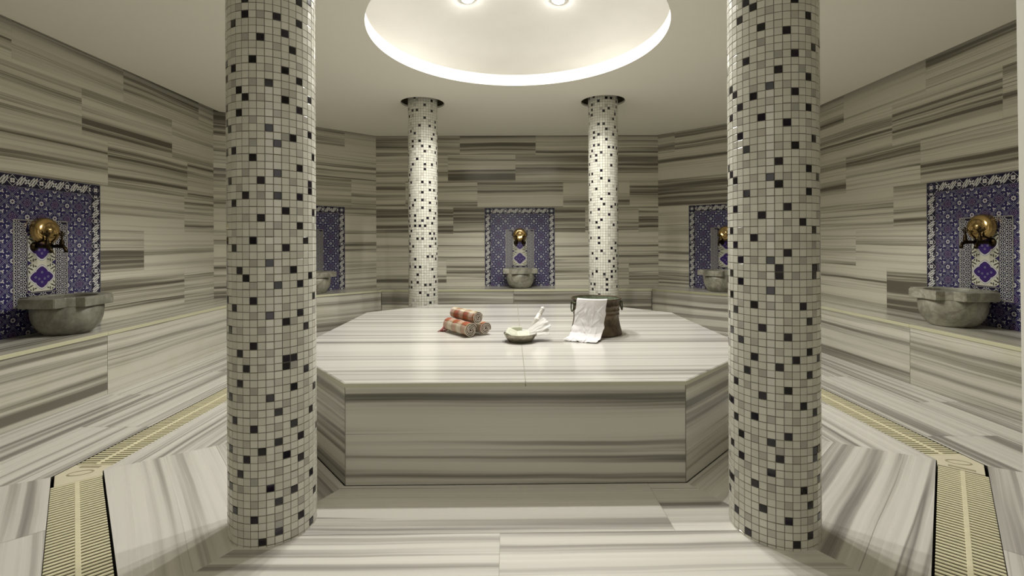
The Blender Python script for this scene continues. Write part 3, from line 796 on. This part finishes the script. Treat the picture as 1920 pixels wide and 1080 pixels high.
def make_basin():
    t = thing('marble_basin', '', 'basin', (0, 0, 0), 0, 'round marble basins on the bench')
    mb = MB()
    mb.lathe([(0.001, 0.0), (0.118, 0.0), (0.132, 0.006), (0.158, 0.028), (0.184, 0.066), (0.198, 0.110), (0.2035, 0.155), (0.2045, 0.197),
              (0.172, 0.197), (0.168, 0.16), (0.155, 0.10), (0.12, 0.055), (0.06, 0.040), (0.001, 0.038)], 64)
    fix_normals(mb.build('bowl', M_BASIN, t))
    mb = MB(); out = rim_outline(); n = len(out); b = 0
    lev = []
    for z, f in ((0.198, 0.985), (0.203, 1.0), (0.257, 1.0), (0.262, 0.985)): lev.append([(x*f, y*f, z) for x, y in out])
    inn = [(0.166*math.cos(2*PI*k/n), 0.166*math.sin(2*PI*k/n)) for k in range(n)]
    lev.append([(x*1.02, y*1.02, 0.262) for x, y in inn]); lev.append([(x, y, 0.256) for x, y in inn]); lev.append([(x, y, 0.198) for x, y in inn])
    lev.append(lev[0])
    mb.grid([l + [l[0]] for l in lev], 0, None, False)
    fix_normals(mb.build('rim', M_BASIN, t))
    return t

# ---------------------------------------------------------------- bronze taps and brass bowls
def metal(name, lo, hi, rough, scale=30.0, metalness=1.0, bump=0.0):
    m = NT(name); tc = m.n('ShaderNodeTexCoord'); f = m.noise(tc.outputs['Object'], scale, 5.0, 0.6)
    m.color(m.ramp(f, [(0.35, lo), (0.65, hi)]))
    if bump: m.bump(f, bump, 0.003)
    return m.set(rough, metalness)
M_BRONZE = metal('dark_bronze', (0.022, 0.016, 0.009), (0.06, 0.042, 0.022), 0.36)
M_BRASS = metal('polished_brass', (0.52, 0.36, 0.15), (0.66, 0.47, 0.21), 0.15, 12.0)
M_BRASS2 = metal('engraved_brass', (0.24, 0.16, 0.06), (0.34, 0.23, 0.10), 0.28, 40.0)
def make_tap():
    t = thing('water_tap', '', 'tap', (0, 0, 0), 0, 'bronze taps above the basins')
    Y = Matrix.Rotation(PI/2, 4, 'X')                              # lathe axis -> local -y
    mb = MB(); mb.lathe([(0.001, 0.0), (0.030, 0.0), (0.031, 0.004), (0.024, 0.010), (0.016, 0.014), (0.014, 0.016)], 32, 0, Y)
    fix_normals(mb.build('wall_flange', M_BRONZE, t))
    mb = MB()
    mb.tube([(0, -0.010, 0), (0, -0.04, 0), (0, -0.075, 0), (0, -0.098, -0.003), (0, -0.113, -0.014), (0, -0.119, -0.030), (0, -0.120, -0.046)],
            [0.011, 0.012, 0.0145, 0.0125, 0.0115, 0.0115, 0.0125], 16)
    fix_normals(mb.build('spout', M_BRONZE, t))
    mb = MB(); m = Matrix.Translation((0, -0.090, 0))
    mb.lathe([(0.001, 0.004), (0.0135, 0.006), (0.0145, 0.020), (0.011, 0.030), (0.0125, 0.040), (0.009, 0.048), (0.006, 0.056), (0.0085, 0.062), (0.005, 0.068), (0.001, 0.070)], 20, 0, m)
    for dx, dz, r in ((0, 0.104, 0.0085), (-0.0165, 0.090, 0.0078), (0.0165, 0.090, 0.0078), (-0.0120, 0.076, 0.0055), (0.0120, 0.076, 0.0055)):
        mb.lathe([(0.0005, -1.0*r), (0.7*r, -0.7*r), (r, 0), (0.7*r, 0.7*r), (0.0005, r)], 14, 0, Matrix.Translation((dx, -0.090, dz)) @ Matrix.Diagonal((1, 0.7, 1.15, 1)))
    mb.tube([(0, -0.09, 0.066), (0, -0.09, 0.10)], [0.0055, 0.0045], 10); mb.tube([(-0.017, -0.09, 0.088), (0.017, -0.09, 0.088)], 0.0045, 10)
    fix_normals(mb.build('handle', M_BRONZE, t))
    return t
def make_brass_bowl():
    """shallow bowl leaning on the taps with its bottom towards the room"""
    t = thing('brass_bowl', '', 'bowl', (0, 0, 0), 0, 'brass bowls hung on the taps')
    M = Matrix.Translation((0, 0, 0.0)) @ Matrix.Rotation(math.radians(-7), 4, 'X') @ Matrix.Rotation(PI/2, 4, 'X')
    o = [(0.0905, 0.0), (0.0915, 0.003), (0.0900, 0.012), (0.0875, 0.026), (0.0820, 0.040), (0.0720, 0.051), (0.055, 0.0570), (0.040, 0.0580), (0.038, 0.0565), (0.030, 0.0585), (0.028, 0.0570), (0.018, 0.0590), (0.012, 0.0590), (0.009, 0.0630), (0.004, 0.0645), (0.0005, 0.0648)]
    i = [(0.0005, 0.0560), (0.040, 0.0550), (0.056, 0.0535), (0.0705, 0.0480), (0.0800, 0.0385), (0.0860, 0.0245), (0.0885, 0.011), (0.0905, 0.0)]
    mb = MB(); mb.lathe(o + i, 56, 0, M)
    fix_normals(mb.build('shell', M_BRASS, t))
    mb = MB()
    for r, z in ((0.0480, 0.0572), (0.0230, 0.0585)):
        mb.lathe([(r - 0.0022, z + 0.0002), (r - 0.0012, z + 0.0022), (r + 0.0012, z + 0.0020), (r + 0.0024, z - 0.0004)], 48, 0, M)
    fix_normals(mb.build('engraved_rings', M_BRASS2, t))
    return t

# wall positions: (point on the wall, rotation, name of the place)
def on_edge(k, u):
    P, Q = Vector(ROOM[k]), Vector(ROOM[(k + 1) % 8]); e = (Q - P).normalized(); nr = Vector((-e.y, e.x))
    p = P + e*u + nr*0.0002; return (p.x, p.y), math.atan2(nr.x, -nr.y), nr
SPOTS = [(on_edge(5, 2.0226 - 0.0679), 'on the back wall', 'back wall'),
         (on_edge(7, 1.5473 + 0.4555), 'on the left wall at the picture edge', 'left wall'),
         (on_edge(3, 2.4 - 0.3907), 'on the right wall at the picture edge', 'right wall'),
         (on_edge(6, 0.95), 'behind the near left column', 'back left wall'),
         (on_edge(4, 1.0), 'behind the near right column', 'back right wall')]
B_LAB = ['clean pale marble basin on the bench straight ahead under the back wall panel', 'dark stained grey marble basin on the bench at the left edge of the picture',
         'greenish veined marble basin on the bench at the right edge of the picture', 'marble basin just peeping out from behind the near left column',
         'rough grey marble basin on the bench, partly behind the near right column']
panel0, basin0, tap0, bowl0 = make_panel(), make_basin(), make_tap(), make_brass_bowl()
tap_first = True
for i, ((p, rot, nr), where, wallname) in enumerate(SPOTS):
    P = Vector((p[0], p[1], ZT)); n3 = Vector((nr.x, nr.y, 0)); ex = Vector((math.cos(rot), math.sin(rot), 0))
    lab = 'blue and white glazed tile panel ' + where
    t = panel0 if i == 0 else copy_thing(panel0, (0, 0, 0), 0, lab)
    t.location = P + n3*0.0022 + Vector((0, 0, 0.0006)); t.rotation_euler = (0, 0, rot); t['label'] = lab
    b = basin0 if i == 0 else copy_thing(basin0, (0, 0, 0), 0, B_LAB[i])
    b.location = P + n3*0.238 + Vector((0, 0, 0.0004)) + (ex * (-0.05) if i == 1 else ex*(-0.012) if i == 2 else Vector((0, 0, 0))); b.rotation_euler = (0, 0, rot); b['label'] = B_LAB[i]
    if i == 1:
        for ch in b.children: ch.data = ch.data.copy(); ch.data.materials[0] = M_BASIN_D
    if i in (0,): b.scale = (0.93, 1, 1)
    zt = 0.609
    for s, side in ((-1, 'left'), (1, 'right')):
        lab = 'dark bronze tap, ' + side + ' one of the pair over the ' + wallname + ' basin'
        q = tap0 if tap_first else copy_thing(tap0, (0, 0, 0), 0, lab); tap_first = False
        q.location = P + n3*0.0095 + ex*(0.056*s) + Vector((0, 0, zt)); q.rotation_euler = (0, 0, rot); q['label'] = lab
    lab = 'round brass bowl resting on the two taps of the ' + wallname + ' panel'
    q = bowl0 if i == 0 else copy_thing(bowl0, (0, 0, 0), 0, lab); q.scale = (1.08, 1.0, 1.08)
    q.location = P + n3*0.018 + Vector((0, 0, zt + 0.108)); q.rotation_euler = (0, 0, rot); q['label'] = lab

# ---------------------------------------------------------------- things on the platform
# rolled plaid towels
def plaid():
    m = NT('plaid_cotton'); u, v = m.uv('UVMap'); sd, tone = m.uv('Tile')
    def stripes(x, per, stops): return m.ramp(m.math('FRACT', m.math('DIVIDE', m.math('ADD', x, m.math('MULTIPLY', sd, 0.3)), per)), stops, 'CONSTANT')
    W, O, P, K, Y = (0.66, 0.58, 0.47), (0.36, 0.095, 0.035), (0.38, 0.125, 0.10), (0.05, 0.032, 0.028), (0.30, 0.24, 0.09)
    A = stripes(u, 0.118, [(0, W), (0.20, K), (0.225, W), (0.26, Y), (0.36, P), (0.62, O), (0.70, K), (0.72, Y), (0.80, K), (0.82, W), (0.95, K), (0.965, W)])
    B = stripes(v, 0.085, [(0, W), (0.38, K), (0.41, O), (0.56, K), (0.58, P), (0.74, K), (0.76, W), (0.86, Y), (0.95, W)])
    f = m.noise(m.comb(m.math('MULTIPLY', u, 900), m.math('MULTIPLY', v, 900), 0.0), 1.0, 1.0)
    col = m.mix(m.range(f, 0.42, 0.58, 0.32, 0.68), A, B)
    m.color(col); tc = m.n('ShaderNodeTexCoord'); m.bump(m.noise(tc.outputs['Object'], 160, 3.0), 0.5, 0.003)
    return m.set(0.95, 0, 0.1)
M_PLAID = plaid()
M_LINING = plain('plaid_inner_face', (0.16, 0.06, 0.04), 0.95, 0, 0.1, 0.35, 90)
def towel(name, label, front, back, R, turns, phase, seed, fringe=False):
    """a cloth rolled up along the axis front -> back"""
    rng = random.Random(seed); f, k = Vector(front), Vector(back); ax = (k - f); L = ax.length; ax.normalize()
    sx = Vector((0, 0, 1)).cross(ax).normalized(); sz = ax.cross(sx)
    t = thing(name, label, 'towel', tuple(f), 0, 'rolled plaid towels on the platform')
    N = int(turns * 30); nl = 16; rows_o, rows_i = [], []
    th = 0.0046; wob = [rng.uniform(-1, 1) for _ in range(8)]
    def pt(i, j, off):
        q = i / N; a = phase + q * turns * 2*PI; r = 0.006 + (R - 0.006) * q - off
        r *= 1 + 0.035*math.sin(2*a + wob[0]*3) + 0.02*math.sin(5*a + j*0.5 + wob[1]*3)
        x = j / nl * L + 0.0022*math.sin(a*1.7 + wob[2]*5) * (1 if j in (0, nl) else 0.3) + (0.004*q if j == nl else -0.004*(1-q) if j == 0 else 0)
        p = ax*x + sx*(r*math.cos(a)) + sz*(r*math.sin(a)*0.96)
        p = p + Vector((0, 0, 0.0015*math.sin(j*1.3 + wob[3]*4)))
        zmin = -R*0.975
        return Vector((p.x, p.y, max(p.z, zmin)))
    for i in range(N + 1):
        rows_o.append([pt(i, j, 0) for j in range(nl + 1)]); rows_i.append([pt(i, j, th) for j in range(nl + 1)])
    mb = MB(); tile = (rng.random(), 0.5); uvf = lambda i, j: (j/nl*L, (i/N)**1.0 * turns * PI * R)
    b0 = len(mb.v); mb.grid(rows_o, 0, uvf); mb.grid(rows_i, 1, uvf)
    mb.grid([[r[0] for r in rows_o], [r[0] for r in rows_i]], 2); mb.grid([[r[-1] for r in rows_o], [r[-1] for r in rows_i]], 2)
    mb.grid([rows_o[-1], rows_i[-1]], 2)
    mb.t = [tile] * len(mb.t)
    mb.build('cloth', [M_PLAID, M_LINING, M_HEM], t)
    if fringe:
        mb = MB()
        for q in range(14):
            a = -0.75 + rng.uniform(-0.45, 0.75); b = Vector(ax*L*0.97 + sx*(R*0.9*math.cos(a)) + sz*(R*0.9*math.sin(a)))
            d = ax*rng.uniform(0.01, 0.045) + sx*rng.uniform(0.005, 0.045)
            e = b + d; e.z = -R + 0.002; mid = (b + e)/2; mid.z = max(mid.z - 0.006, -R + 0.003)
            mb.tube([b, mid, e], [0.0034, 0.003, 0.0020], 5)
        mb.build('fringe', M_FRINGE, t)
    return t
M_HEM = plain('cream_hem_cotton', (0.70, 0.64, 0.55), 0.95, 0, 0.1, 0.1, 120)
M_FRINGE = plain('pink_fringe_cotton', (0.50, 0.20, 0.18), 0.95, 0, 0.1, 0.2, 60)
d1 = Vector((-0.205, 0.275, 0)).normalized(); side = Vector((d1.y, -d1.x, 0))
R1, R2, R3 = 0.0480, 0.0430, 0.0445
f1 = Vector((-0.322, -0.785, ZS + R1*0.975 + 0.0008))
f3 = Vector((-0.229, -0.715, ZS + R3*0.975 + 0.0008))
towel('rolled_towel', 'rolled plaid towel with white hem, front left of the lower pair of towels', f1, f1 + d1*0.285, R1, 4.3, 0.9, 1, True)
towel('rolled_towel', 'rolled plaid towel at the right of the lower pair, seen end on', f3, f3 + d1*0.26, R3, 4.2, 2.2, 2)
f2 = Vector((-0.277, -0.751, ZS + 0.1180))
towel('rolled_towel', 'rolled plaid towel lying on top of the two others', f2, f2 + d1*0.30, R2, 4.0, 2.9, 3)

# shallow metal bowl with soaps, stick and cloth
M_TIN = metal('worn_tinned_copper', (0.26, 0.24, 0.19), (0.40, 0.37, 0.30), 0.36, 60.0, 0.9, 0.15)
BX, BY = -0.004, -0.912
t = thing('metal_bowl', 'small shallow worn metal bowl holding soaps on the platform', 'bowl', (BX, BY, ZS + 0.0006))
mb = MB()
mb.lathe([(0.001, 0.0), (0.066, 0.0), (0.074, 0.004), (0.088, 0.020), (0.097, 0.038), (0.1005, 0.047), (0.1020, 0.0495), (0.1010, 0.0505), (0.0985, 0.0485), (0.0945, 0.038), (0.085, 0.021), (0.071, 0.0065), (0.001, 0.0045)], 64)
fix_normals(mb.build('shell', M_TIN, t))
mb = MB(); mb.lathe([(0.0995, 0.0475), (0.1030, 0.0490), (0.1032, 0.0515), (0.1000, 0.0520), (0.0985, 0.0495)], 64); fix_normals(mb.build('rolled_rim', M_TIN, t))
M_SOAP = plain('pale_green_soap', (0.74, 0.76, 0.62), 0.55, 0, 0.4, 0.05, 25)
def soap(label, loc, rot, s):
    mb = MB(); a, b, c = s; N = 20; rows = []
    for z, k in ((-c, 0.90), (-c*0.75, 1.0), (c*0.75, 1.0), (c, 0.90)):
        ring = []
        for q in range(N*2):
            f = 2*PI*q/(N*2); cx, sx_ = math.cos(f), math.sin(f); e = 0.28
            ring.append((a*k*math.copysign(abs(cx)**e, cx), b*k*math.copysign(abs(sx_)**e, sx_), z))
        rows.append(ring + [ring[0]])
    mb.grid(rows); mb.face([p for p in rows[0][:-1]][::-1]); mb.face(rows[-1][:-1])
    # stamped oval on the upper face
    o = mb.build('soap_bar', M_SOAP, None, loc); fix_normals(o); o.rotation_euler = rot
    o.modifiers.new('smooth', 'SUBSURF').levels = 0
    mb = MB(); N = 32
    for q in range(N):
        f0, f1 = 2*PI*q/N, 2*PI*(q+1)/N; R = []
        for f, r in ((f0, 1), (f1, 1), (f1, 0.84), (f0, 0.84)): R.append((a*0.66*r*math.cos(f), b*0.62*r*math.sin(f), c + 0.0006))
        mb.face(R)
    s2 = mb.build('stamped_oval', M_SOAP2, o)
    return tag(o, label, 'soap', 'soap bars in the metal bowl')
M_SOAP2 = plain('soap_relief', (0.64, 0.67, 0.51), 0.6)
z0 = ZS
soap('pale green soap bar leaning on the left edge of the metal bowl', (BX - 0.050, BY - 0.028, z0 + 0.0515), (math.radians(34), math.radians(24), math.radians(-12)), (0.041, 0.028, 0.013))
soap('pale green soap bar standing upright at the back of the metal bowl', (BX - 0.022, BY + 0.040, z0 + 0.052), (math.radians(78), 0.0, math.radians(8)), (0.036, 0.030, 0.012))
soap('pale green soap bar lying at the front of the metal bowl, before the stick', (BX + 0.020, BY - 0.030, z0 + 0.044), (math.radians(30), math.radians(-3), math.radians(3)), (0.041, 0.029, 0.013))
M_STICK = plain('white_painted_wood', (0.83, 0.81, 0.76), 0.5, 0, 0.4, 0.03, 40)
M_LINE = plain('dark_groove', (0.09, 0.08, 0.07), 0.7)
A = Vector((BX + 0.040, BY + 0.012, z0 + 0.026)); Bv = Vector((0.148, -0.80, 0.6475)); dd = (Bv - A).normalized()
M = Matrix.Translation(A) @ dd.to_track_quat('Z', 'Y').to_matrix().to_4x4(); Ls = (Bv - A).length
t = thing('ridged_stick', 'white round stick with dark ridged tip leaning out of the metal bowl', 'stick', tuple(A))
t_m = Matrix.Translation(-A) @ M
mb = MB(); mb.lathe([(0.001, 0), (0.0145, 0.0), (0.0155, 0.004), (0.0150, Ls*0.55), (0.0165, Ls*0.56), (0.0165, Ls*0.60), (0.0140, Ls*0.61), (0.0135, Ls*0.97), (0.0125, Ls*0.99), (0.010, Ls), (0.001, Ls)], 28, 0, t_m)
fix_normals(mb.build('shaft', M_STICK, t))
for q in range(4):
    mb = MB(); z = Ls*(0.79 + 0.045*q)
    mb.lathe([(0.0138, z - 0.0012), (0.0146, z - 0.0008), (0.0146, z + 0.0008), (0.0138, z + 0.0012)], 28, 0, t_m); fix_normals(mb.build('groove_ring', M_LINE, t))
mb = MB(); kp = t_m @ Vector((-0.017, 0, Ls*0.60))
mb.lathe([(0.0005, -0.006), (0.005, -0.004), (0.007, 0), (0.005, 0.004), (0.0005, 0.006)], 14, 0, Matrix.Translation(kp)); fix_normals(mb.build('side_knob', M_STICK, t))

def cloth_mat(name, c, scale):
    m = NT(name); tc = m.n('ShaderNodeTexCoord'); f = m.noise(tc.outputs['Object'], scale, 5.0, 0.65)
    m.color(c); m.bump(f, 0.35, 0.006); return m.set(0.9, 0, 0.15)
M_CLOTH = cloth_mat('white_cotton', (0.80, 0.785, 0.765), 55)
M_LACE = cloth_mat('white_voile', (0.80, 0.78, 0.79), 24)
def hnoise(x, y, s):
    from mathutils import noise
    return noise.noise(Vector((x, y, s)))
# washcloth fanning out of the bowl
def fan(mb, base, tip, w0, w1, amp, seed, lift):
    base, tip = Vector(base), Vector(tip); ax = tip - base; L = ax.length; ax.normalize()
    sd = ax.cross(Vector((0, -0.75, 0.66))).normalized(); up = sd.cross(ax); rows = []
    for i in range(25):
        q = i/24; w = w0 + (w1 - w0)*(q**0.8); row = []
        for j in range(25):
            s = j/24 - 0.5
            h = amp*q*(math.sin(s*9 + seed) * 0.6 + 1.6*hnoise(q*4, s*6, seed))
            edge = 0.010*hnoise(s*9, seed, 3.1)*q
            row.append(base + ax*(L*q + edge*2) + sd*(w*s) + up*(h + lift*q*q))
        rows.append(row)
    mb.grid(rows)
mb = MB()
fan(mb, (BX + 0.040, BY - 0.012, z0 + 0.040), (0.170, -0.865, z0 + 0.112), 0.050, 0.078, 0.0035, 2.0, 0.0)
fan(mb, (BX + 0.045, BY - 0.030, z0 + 0.042), (0.172, -0.900, z0 + 0.062), 0.030, 0.052, 0.004, 5.3, -0.004)
o = mb.build('wash_cloth', M_CLOTH); md = o.modifiers.new('thickness', 'SOLIDIFY'); md.thickness = 0.0022; md.offset = 0
tag(o, 'crumpled white wash cloth hanging over the right rim of the metal bowl', 'cloth')

# old metal bucket
KX, KY = 0.512, -0.660
m = NT('patinated_copper'); tc = m.n('ShaderNodeTexCoord'); f = m.noise(tc.outputs['Object'], 16.0, 6.0, 0.65, 0.4); g = m.noise(tc.outputs['Object'], 75.0, 4.0, 0.6)
col = m.ramp(f, [(0.30, (0.040, 0.030, 0.020)), (0.48, (0.100, 0.072, 0.047)), (0.62, (0.155, 0.115, 0.076)), (0.74, (0.15, 0.16, 0.095))])
col = m.mix(m.range(g, 0.58, 0.72, 0.0, 0.5), col, (0.30, 0.27, 0.19)); m.color(col); m.bump(g, 0.35, 0.004)
M_BUCKET = m.set(0.52, 0.55)
M_VERD = plain('verdigris_inside', (0.26, 0.30, 0.22), 0.6, 0.2, 0.5, 0.35, 18)
M_IRON = metal('green_black_iron', (0.035, 0.036, 0.022), (0.10, 0.11, 0.06), 0.5, 70, 0.7)
t = thing('metal_bucket', 'old brown copper bucket with ring handles standing on the platform', 'bucket', (KX, KY, ZS + 0.0006))
prof = [(0.001, 0.0), (0.166, 0.0), (0.171, 0.004), (0.1705, 0.014), (0.163, 0.040), (0.155, 0.075), (0.151, 0.105), (0.1505, 0.128), (0.1535, 0.131), (0.1540, 0.137), (0.1515, 0.140), (0.1520, 0.154), (0.1550, 0.157), (0.1555, 0.163), (0.1528, 0.166),
        (0.1545, 0.188), (0.157, 0.190), (0.1575, 0.195), (0.1553, 0.198), (0.1575, 0.222), (0.1610, 0.234)]
mb = MB(); mb.lathe(prof, 72); fix_normals(mb.build('body', M_BUCKET, t))
mb = MB(); mb.lathe([(0.1565, 0.234), (0.153, 0.20), (0.146, 0.13), (0.155, 0.06), (0.162, 0.014), (0.15, 0.006), (0.001, 0.005)], 72); fix_normals(mb.build('inside', M_VERD, t))
mb = MB(); mb.lathe([(0.1600, 0.228), (0.1660, 0.231), (0.1670, 0.237), (0.1635, 0.2405), (0.1570, 0.2395), (0.1555, 0.234)], 72); fix_normals(mb.build('rolled_rim', M_BUCKET, t))
for s, da in ((1, 0.0), (-1, 0.25)):
    a = 0.05 + (PI if s < 0 else 0) + da; R = Matrix.Rotation(a, 4, 'Z'); mb = MB()
    mb.tube([R @ Vector(p) for p in ((0.153, -0.03, 0.205), (0.166, -0.028, 0.212), (0.169, 0.0, 0.214), (0.166, 0.028, 0.212), (0.153, 0.03, 0.205))], 0.0048, 10)
    fix_normals(mb.build('lug', M_IRON, t))
    mb = MB(); P = []
    for q in range(17):
        f = PI*(q/16) + PI
        P.append(R @ Vector((0.1705 + 0.006*math.sin((q/16)*PI), 0.024*math.cos(f), 0.206 + 0.052*math.sin(f))))
    P = [R @ Vector((0.171, -0.024, 0.216))] + P + [R @ Vector((0.171, 0.024, 0.216))]
    mb.tube(P, 0.0042, 10); fix_normals(mb.build('ring_handle', M_IRON, t))
# white cloth over the rim, running out on the marble
ca = math.radians(250); rr = 0.168
cen = Vector((KX, KY, 0)); di = Vector((math.cos(ca), math.sin(ca), 0)); tg = Vector((-di.y, di.x, 0))
wid = 0.195; rows = []; NJ = 71; NI = 150
crng = random.Random(12); CREASE = []
for q in range(26):
    an = crng.choice((crng.uniform(0.5, 1.1), crng.uniform(2.0, 2.6), crng.uniform(1.3, 1.8)))
    CREASE.append((crng.uniform(-0.09, 0.09), crng.uniform(0.22, 0.98), math.cos(an), math.sin(an), crng.uniform(0.02, 0.06), crng.uniform(0.0016, 0.0042), crng.choice((1, 1, -0.7))))
def crease(x, s):
    t = 0.0
    for cx, cs, c, d, L, w, sg in CREASE:
        dx, dy = x - cx, (s - cs)*0.40
        al, ac = dx*c + dy*d, -dx*d + dy*c
        t += sg*0.0042*math.exp(-(ac/w)**2)*math.exp(-(al/L)**4)
    return t
def prof_pt(s):
    """distance out from bucket axis and height along the cloth, s in 0..1"""
    K = [(0.00, 0.146, 0.150), (0.10, 0.1515, 0.215), (0.15, 0.157, 0.2425), (0.18, 0.1635, 0.2470), (0.21, 0.1735, 0.2430), (0.30, 0.1765, 0.205), (0.45, 0.1800, 0.140), (0.60, 0.1930, 0.075), (0.72, 0.2150, 0.034), (0.80, 0.2450, 0.0165), (0.90, 0.2950, 0.0130), (0.97, 0.3250, 0.0100), (1.0, 0.333, 0.0030)]
    for (a, r0, h0), (b, r1, h1) in zip(K[:-1], K[1:]):
        if s <= b:
            q = (s - a)/(b - a); return r0 + (r1 - r0)*q, h0 + (h1 - h0)*q
    return K[-1][1:]
for i in range(NI + 1):
    s = i/NI; r, h = prof_pt(s); row = []; w = wid*(1.0 + 0.12*max(0, s - 0.35))
    for j in range(NJ):
        q = j/(NJ - 1) - 0.5; x = w*q
        lean = -0.050*max(0.0, s - 0.2)
        cur = r*r - x*x*0.95
        on = min(1.0, max(0.0, (0.85 - s)/0.35))
        rad = (math.sqrt(max(cur, 0.0001)))*on + r*(1 - on) if s > 0.16 else math.sqrt(max(cur, 0.0001))
        a1 = 0.0 if s < 0.2 else min(1, (s - 0.2)*6)
        wr_ = a1*(0.0050*hnoise(x*22, s*9, 1.3) + 0.0025*hnoise(x*48, s*19, 4.4) + 0.0050*abs(hnoise(x*14 + s*5, s*7, 8.8)) + 0.0030*math.exp(-((q - 0.12)/0.02)**2) + crease(x, s))
        edge = a1*0.006*hnoise(s*14, 2.0 if q < 0 else 7.0, 0.5)*(1 if abs(q) > 0.4 else 0.4)
        p = cen + di*(rad + (0.0018 if s > 0.2 else 0) + (wr_ + 0.003*a1)*(1 - max(0, s - 0.7)/0.3*0.9)) + tg*(x + lean + edge)
        z = h + (max(0, s - 0.7)/0.3)*max(wr_*1.4, -0.002) + (0.0 if s < 0.2 else 0.0)
        skew = 0.30*x*max(0, s - 0.5)*0.5
        p = p + di*skew
        row.append((p.x, p.y, ZS + max(z, 0.0026)))
    rows.append(row)
mb = MB(); mb.grid(rows); o = mb.build('hanging_cloth', M_LACE)
md = o.modifiers.new('thickness', 'SOLIDIFY'); md.thickness = 0.0016; md.offset = 0.0
tag(o, 'thin white crinkled cloth draped over the bucket rim down to the marble', 'cloth')

# ---------------------------------------------------------------- lamps in the dome
M_BULB = NT('lamp_glass'); M_BULB.color((1, 1, 1)); M_BULB.b.inputs['Emission Color'].default_value = (1.0, 0.96, 0.88, 1); M_BULB.b.inputs['Emission Strength'].default_value = BULB_GLOW
M_BULB = M_BULB.mat
M_RING = plain('white_lamp_ring', (0.85, 0.84, 0.80), 0.4)
LP = [(-0.388, -0.125, 'far left'), (0.325, -0.095, 'far right'), (-0.37, -0.78, 'near left'), (0.35, -0.78, 'near right')]
for x, y, nm in LP:
    r = math.hypot(x - DOME[0], y - DOME[1]); z = dome_z(r)
    t = thing('dome_spotlight', 'round glowing lamp in the dome, ' + nm + ' of the four', 'lamp', (x, y, z), 0, 'lamps in the dome')
    slope = math.atan(2*DH*r/DR**2); az = math.atan2(y - DOME[1], x - DOME[0])
    R = Matrix.Rotation(az, 4, 'Z') @ Matrix.Rotation(slope, 4, 'Y')
    mb = MB(); mb.lathe([(0.046, -0.012), (0.060, -0.010), (0.063, -0.004), (0.063, 0.004)], 36, 0, R); mb.build('lamp_ring', M_RING, t)
    mb = MB(); mb.lathe([(0.0005, -0.030), (0.022, -0.027), (0.038, -0.020), (0.047, -0.011), (0.047, 0.0)], 36, 0, R); mb.build('bulb', M_BULB, t)
    li = bpy.data.lights.new('lamp_light', 'SPOT'); li.energy = LAMP_POWER; li.spot_size = math.radians(LAMP_CONE); li.spot_blend = 0.5; li.color = LAMP_COLOUR; li.shadow_soft_size = 0.035
    lo = bpy.data.objects.new('lamp_light', li); COL.objects.link(lo); lo.parent = t; lo.location = (0, 0, -0.062)
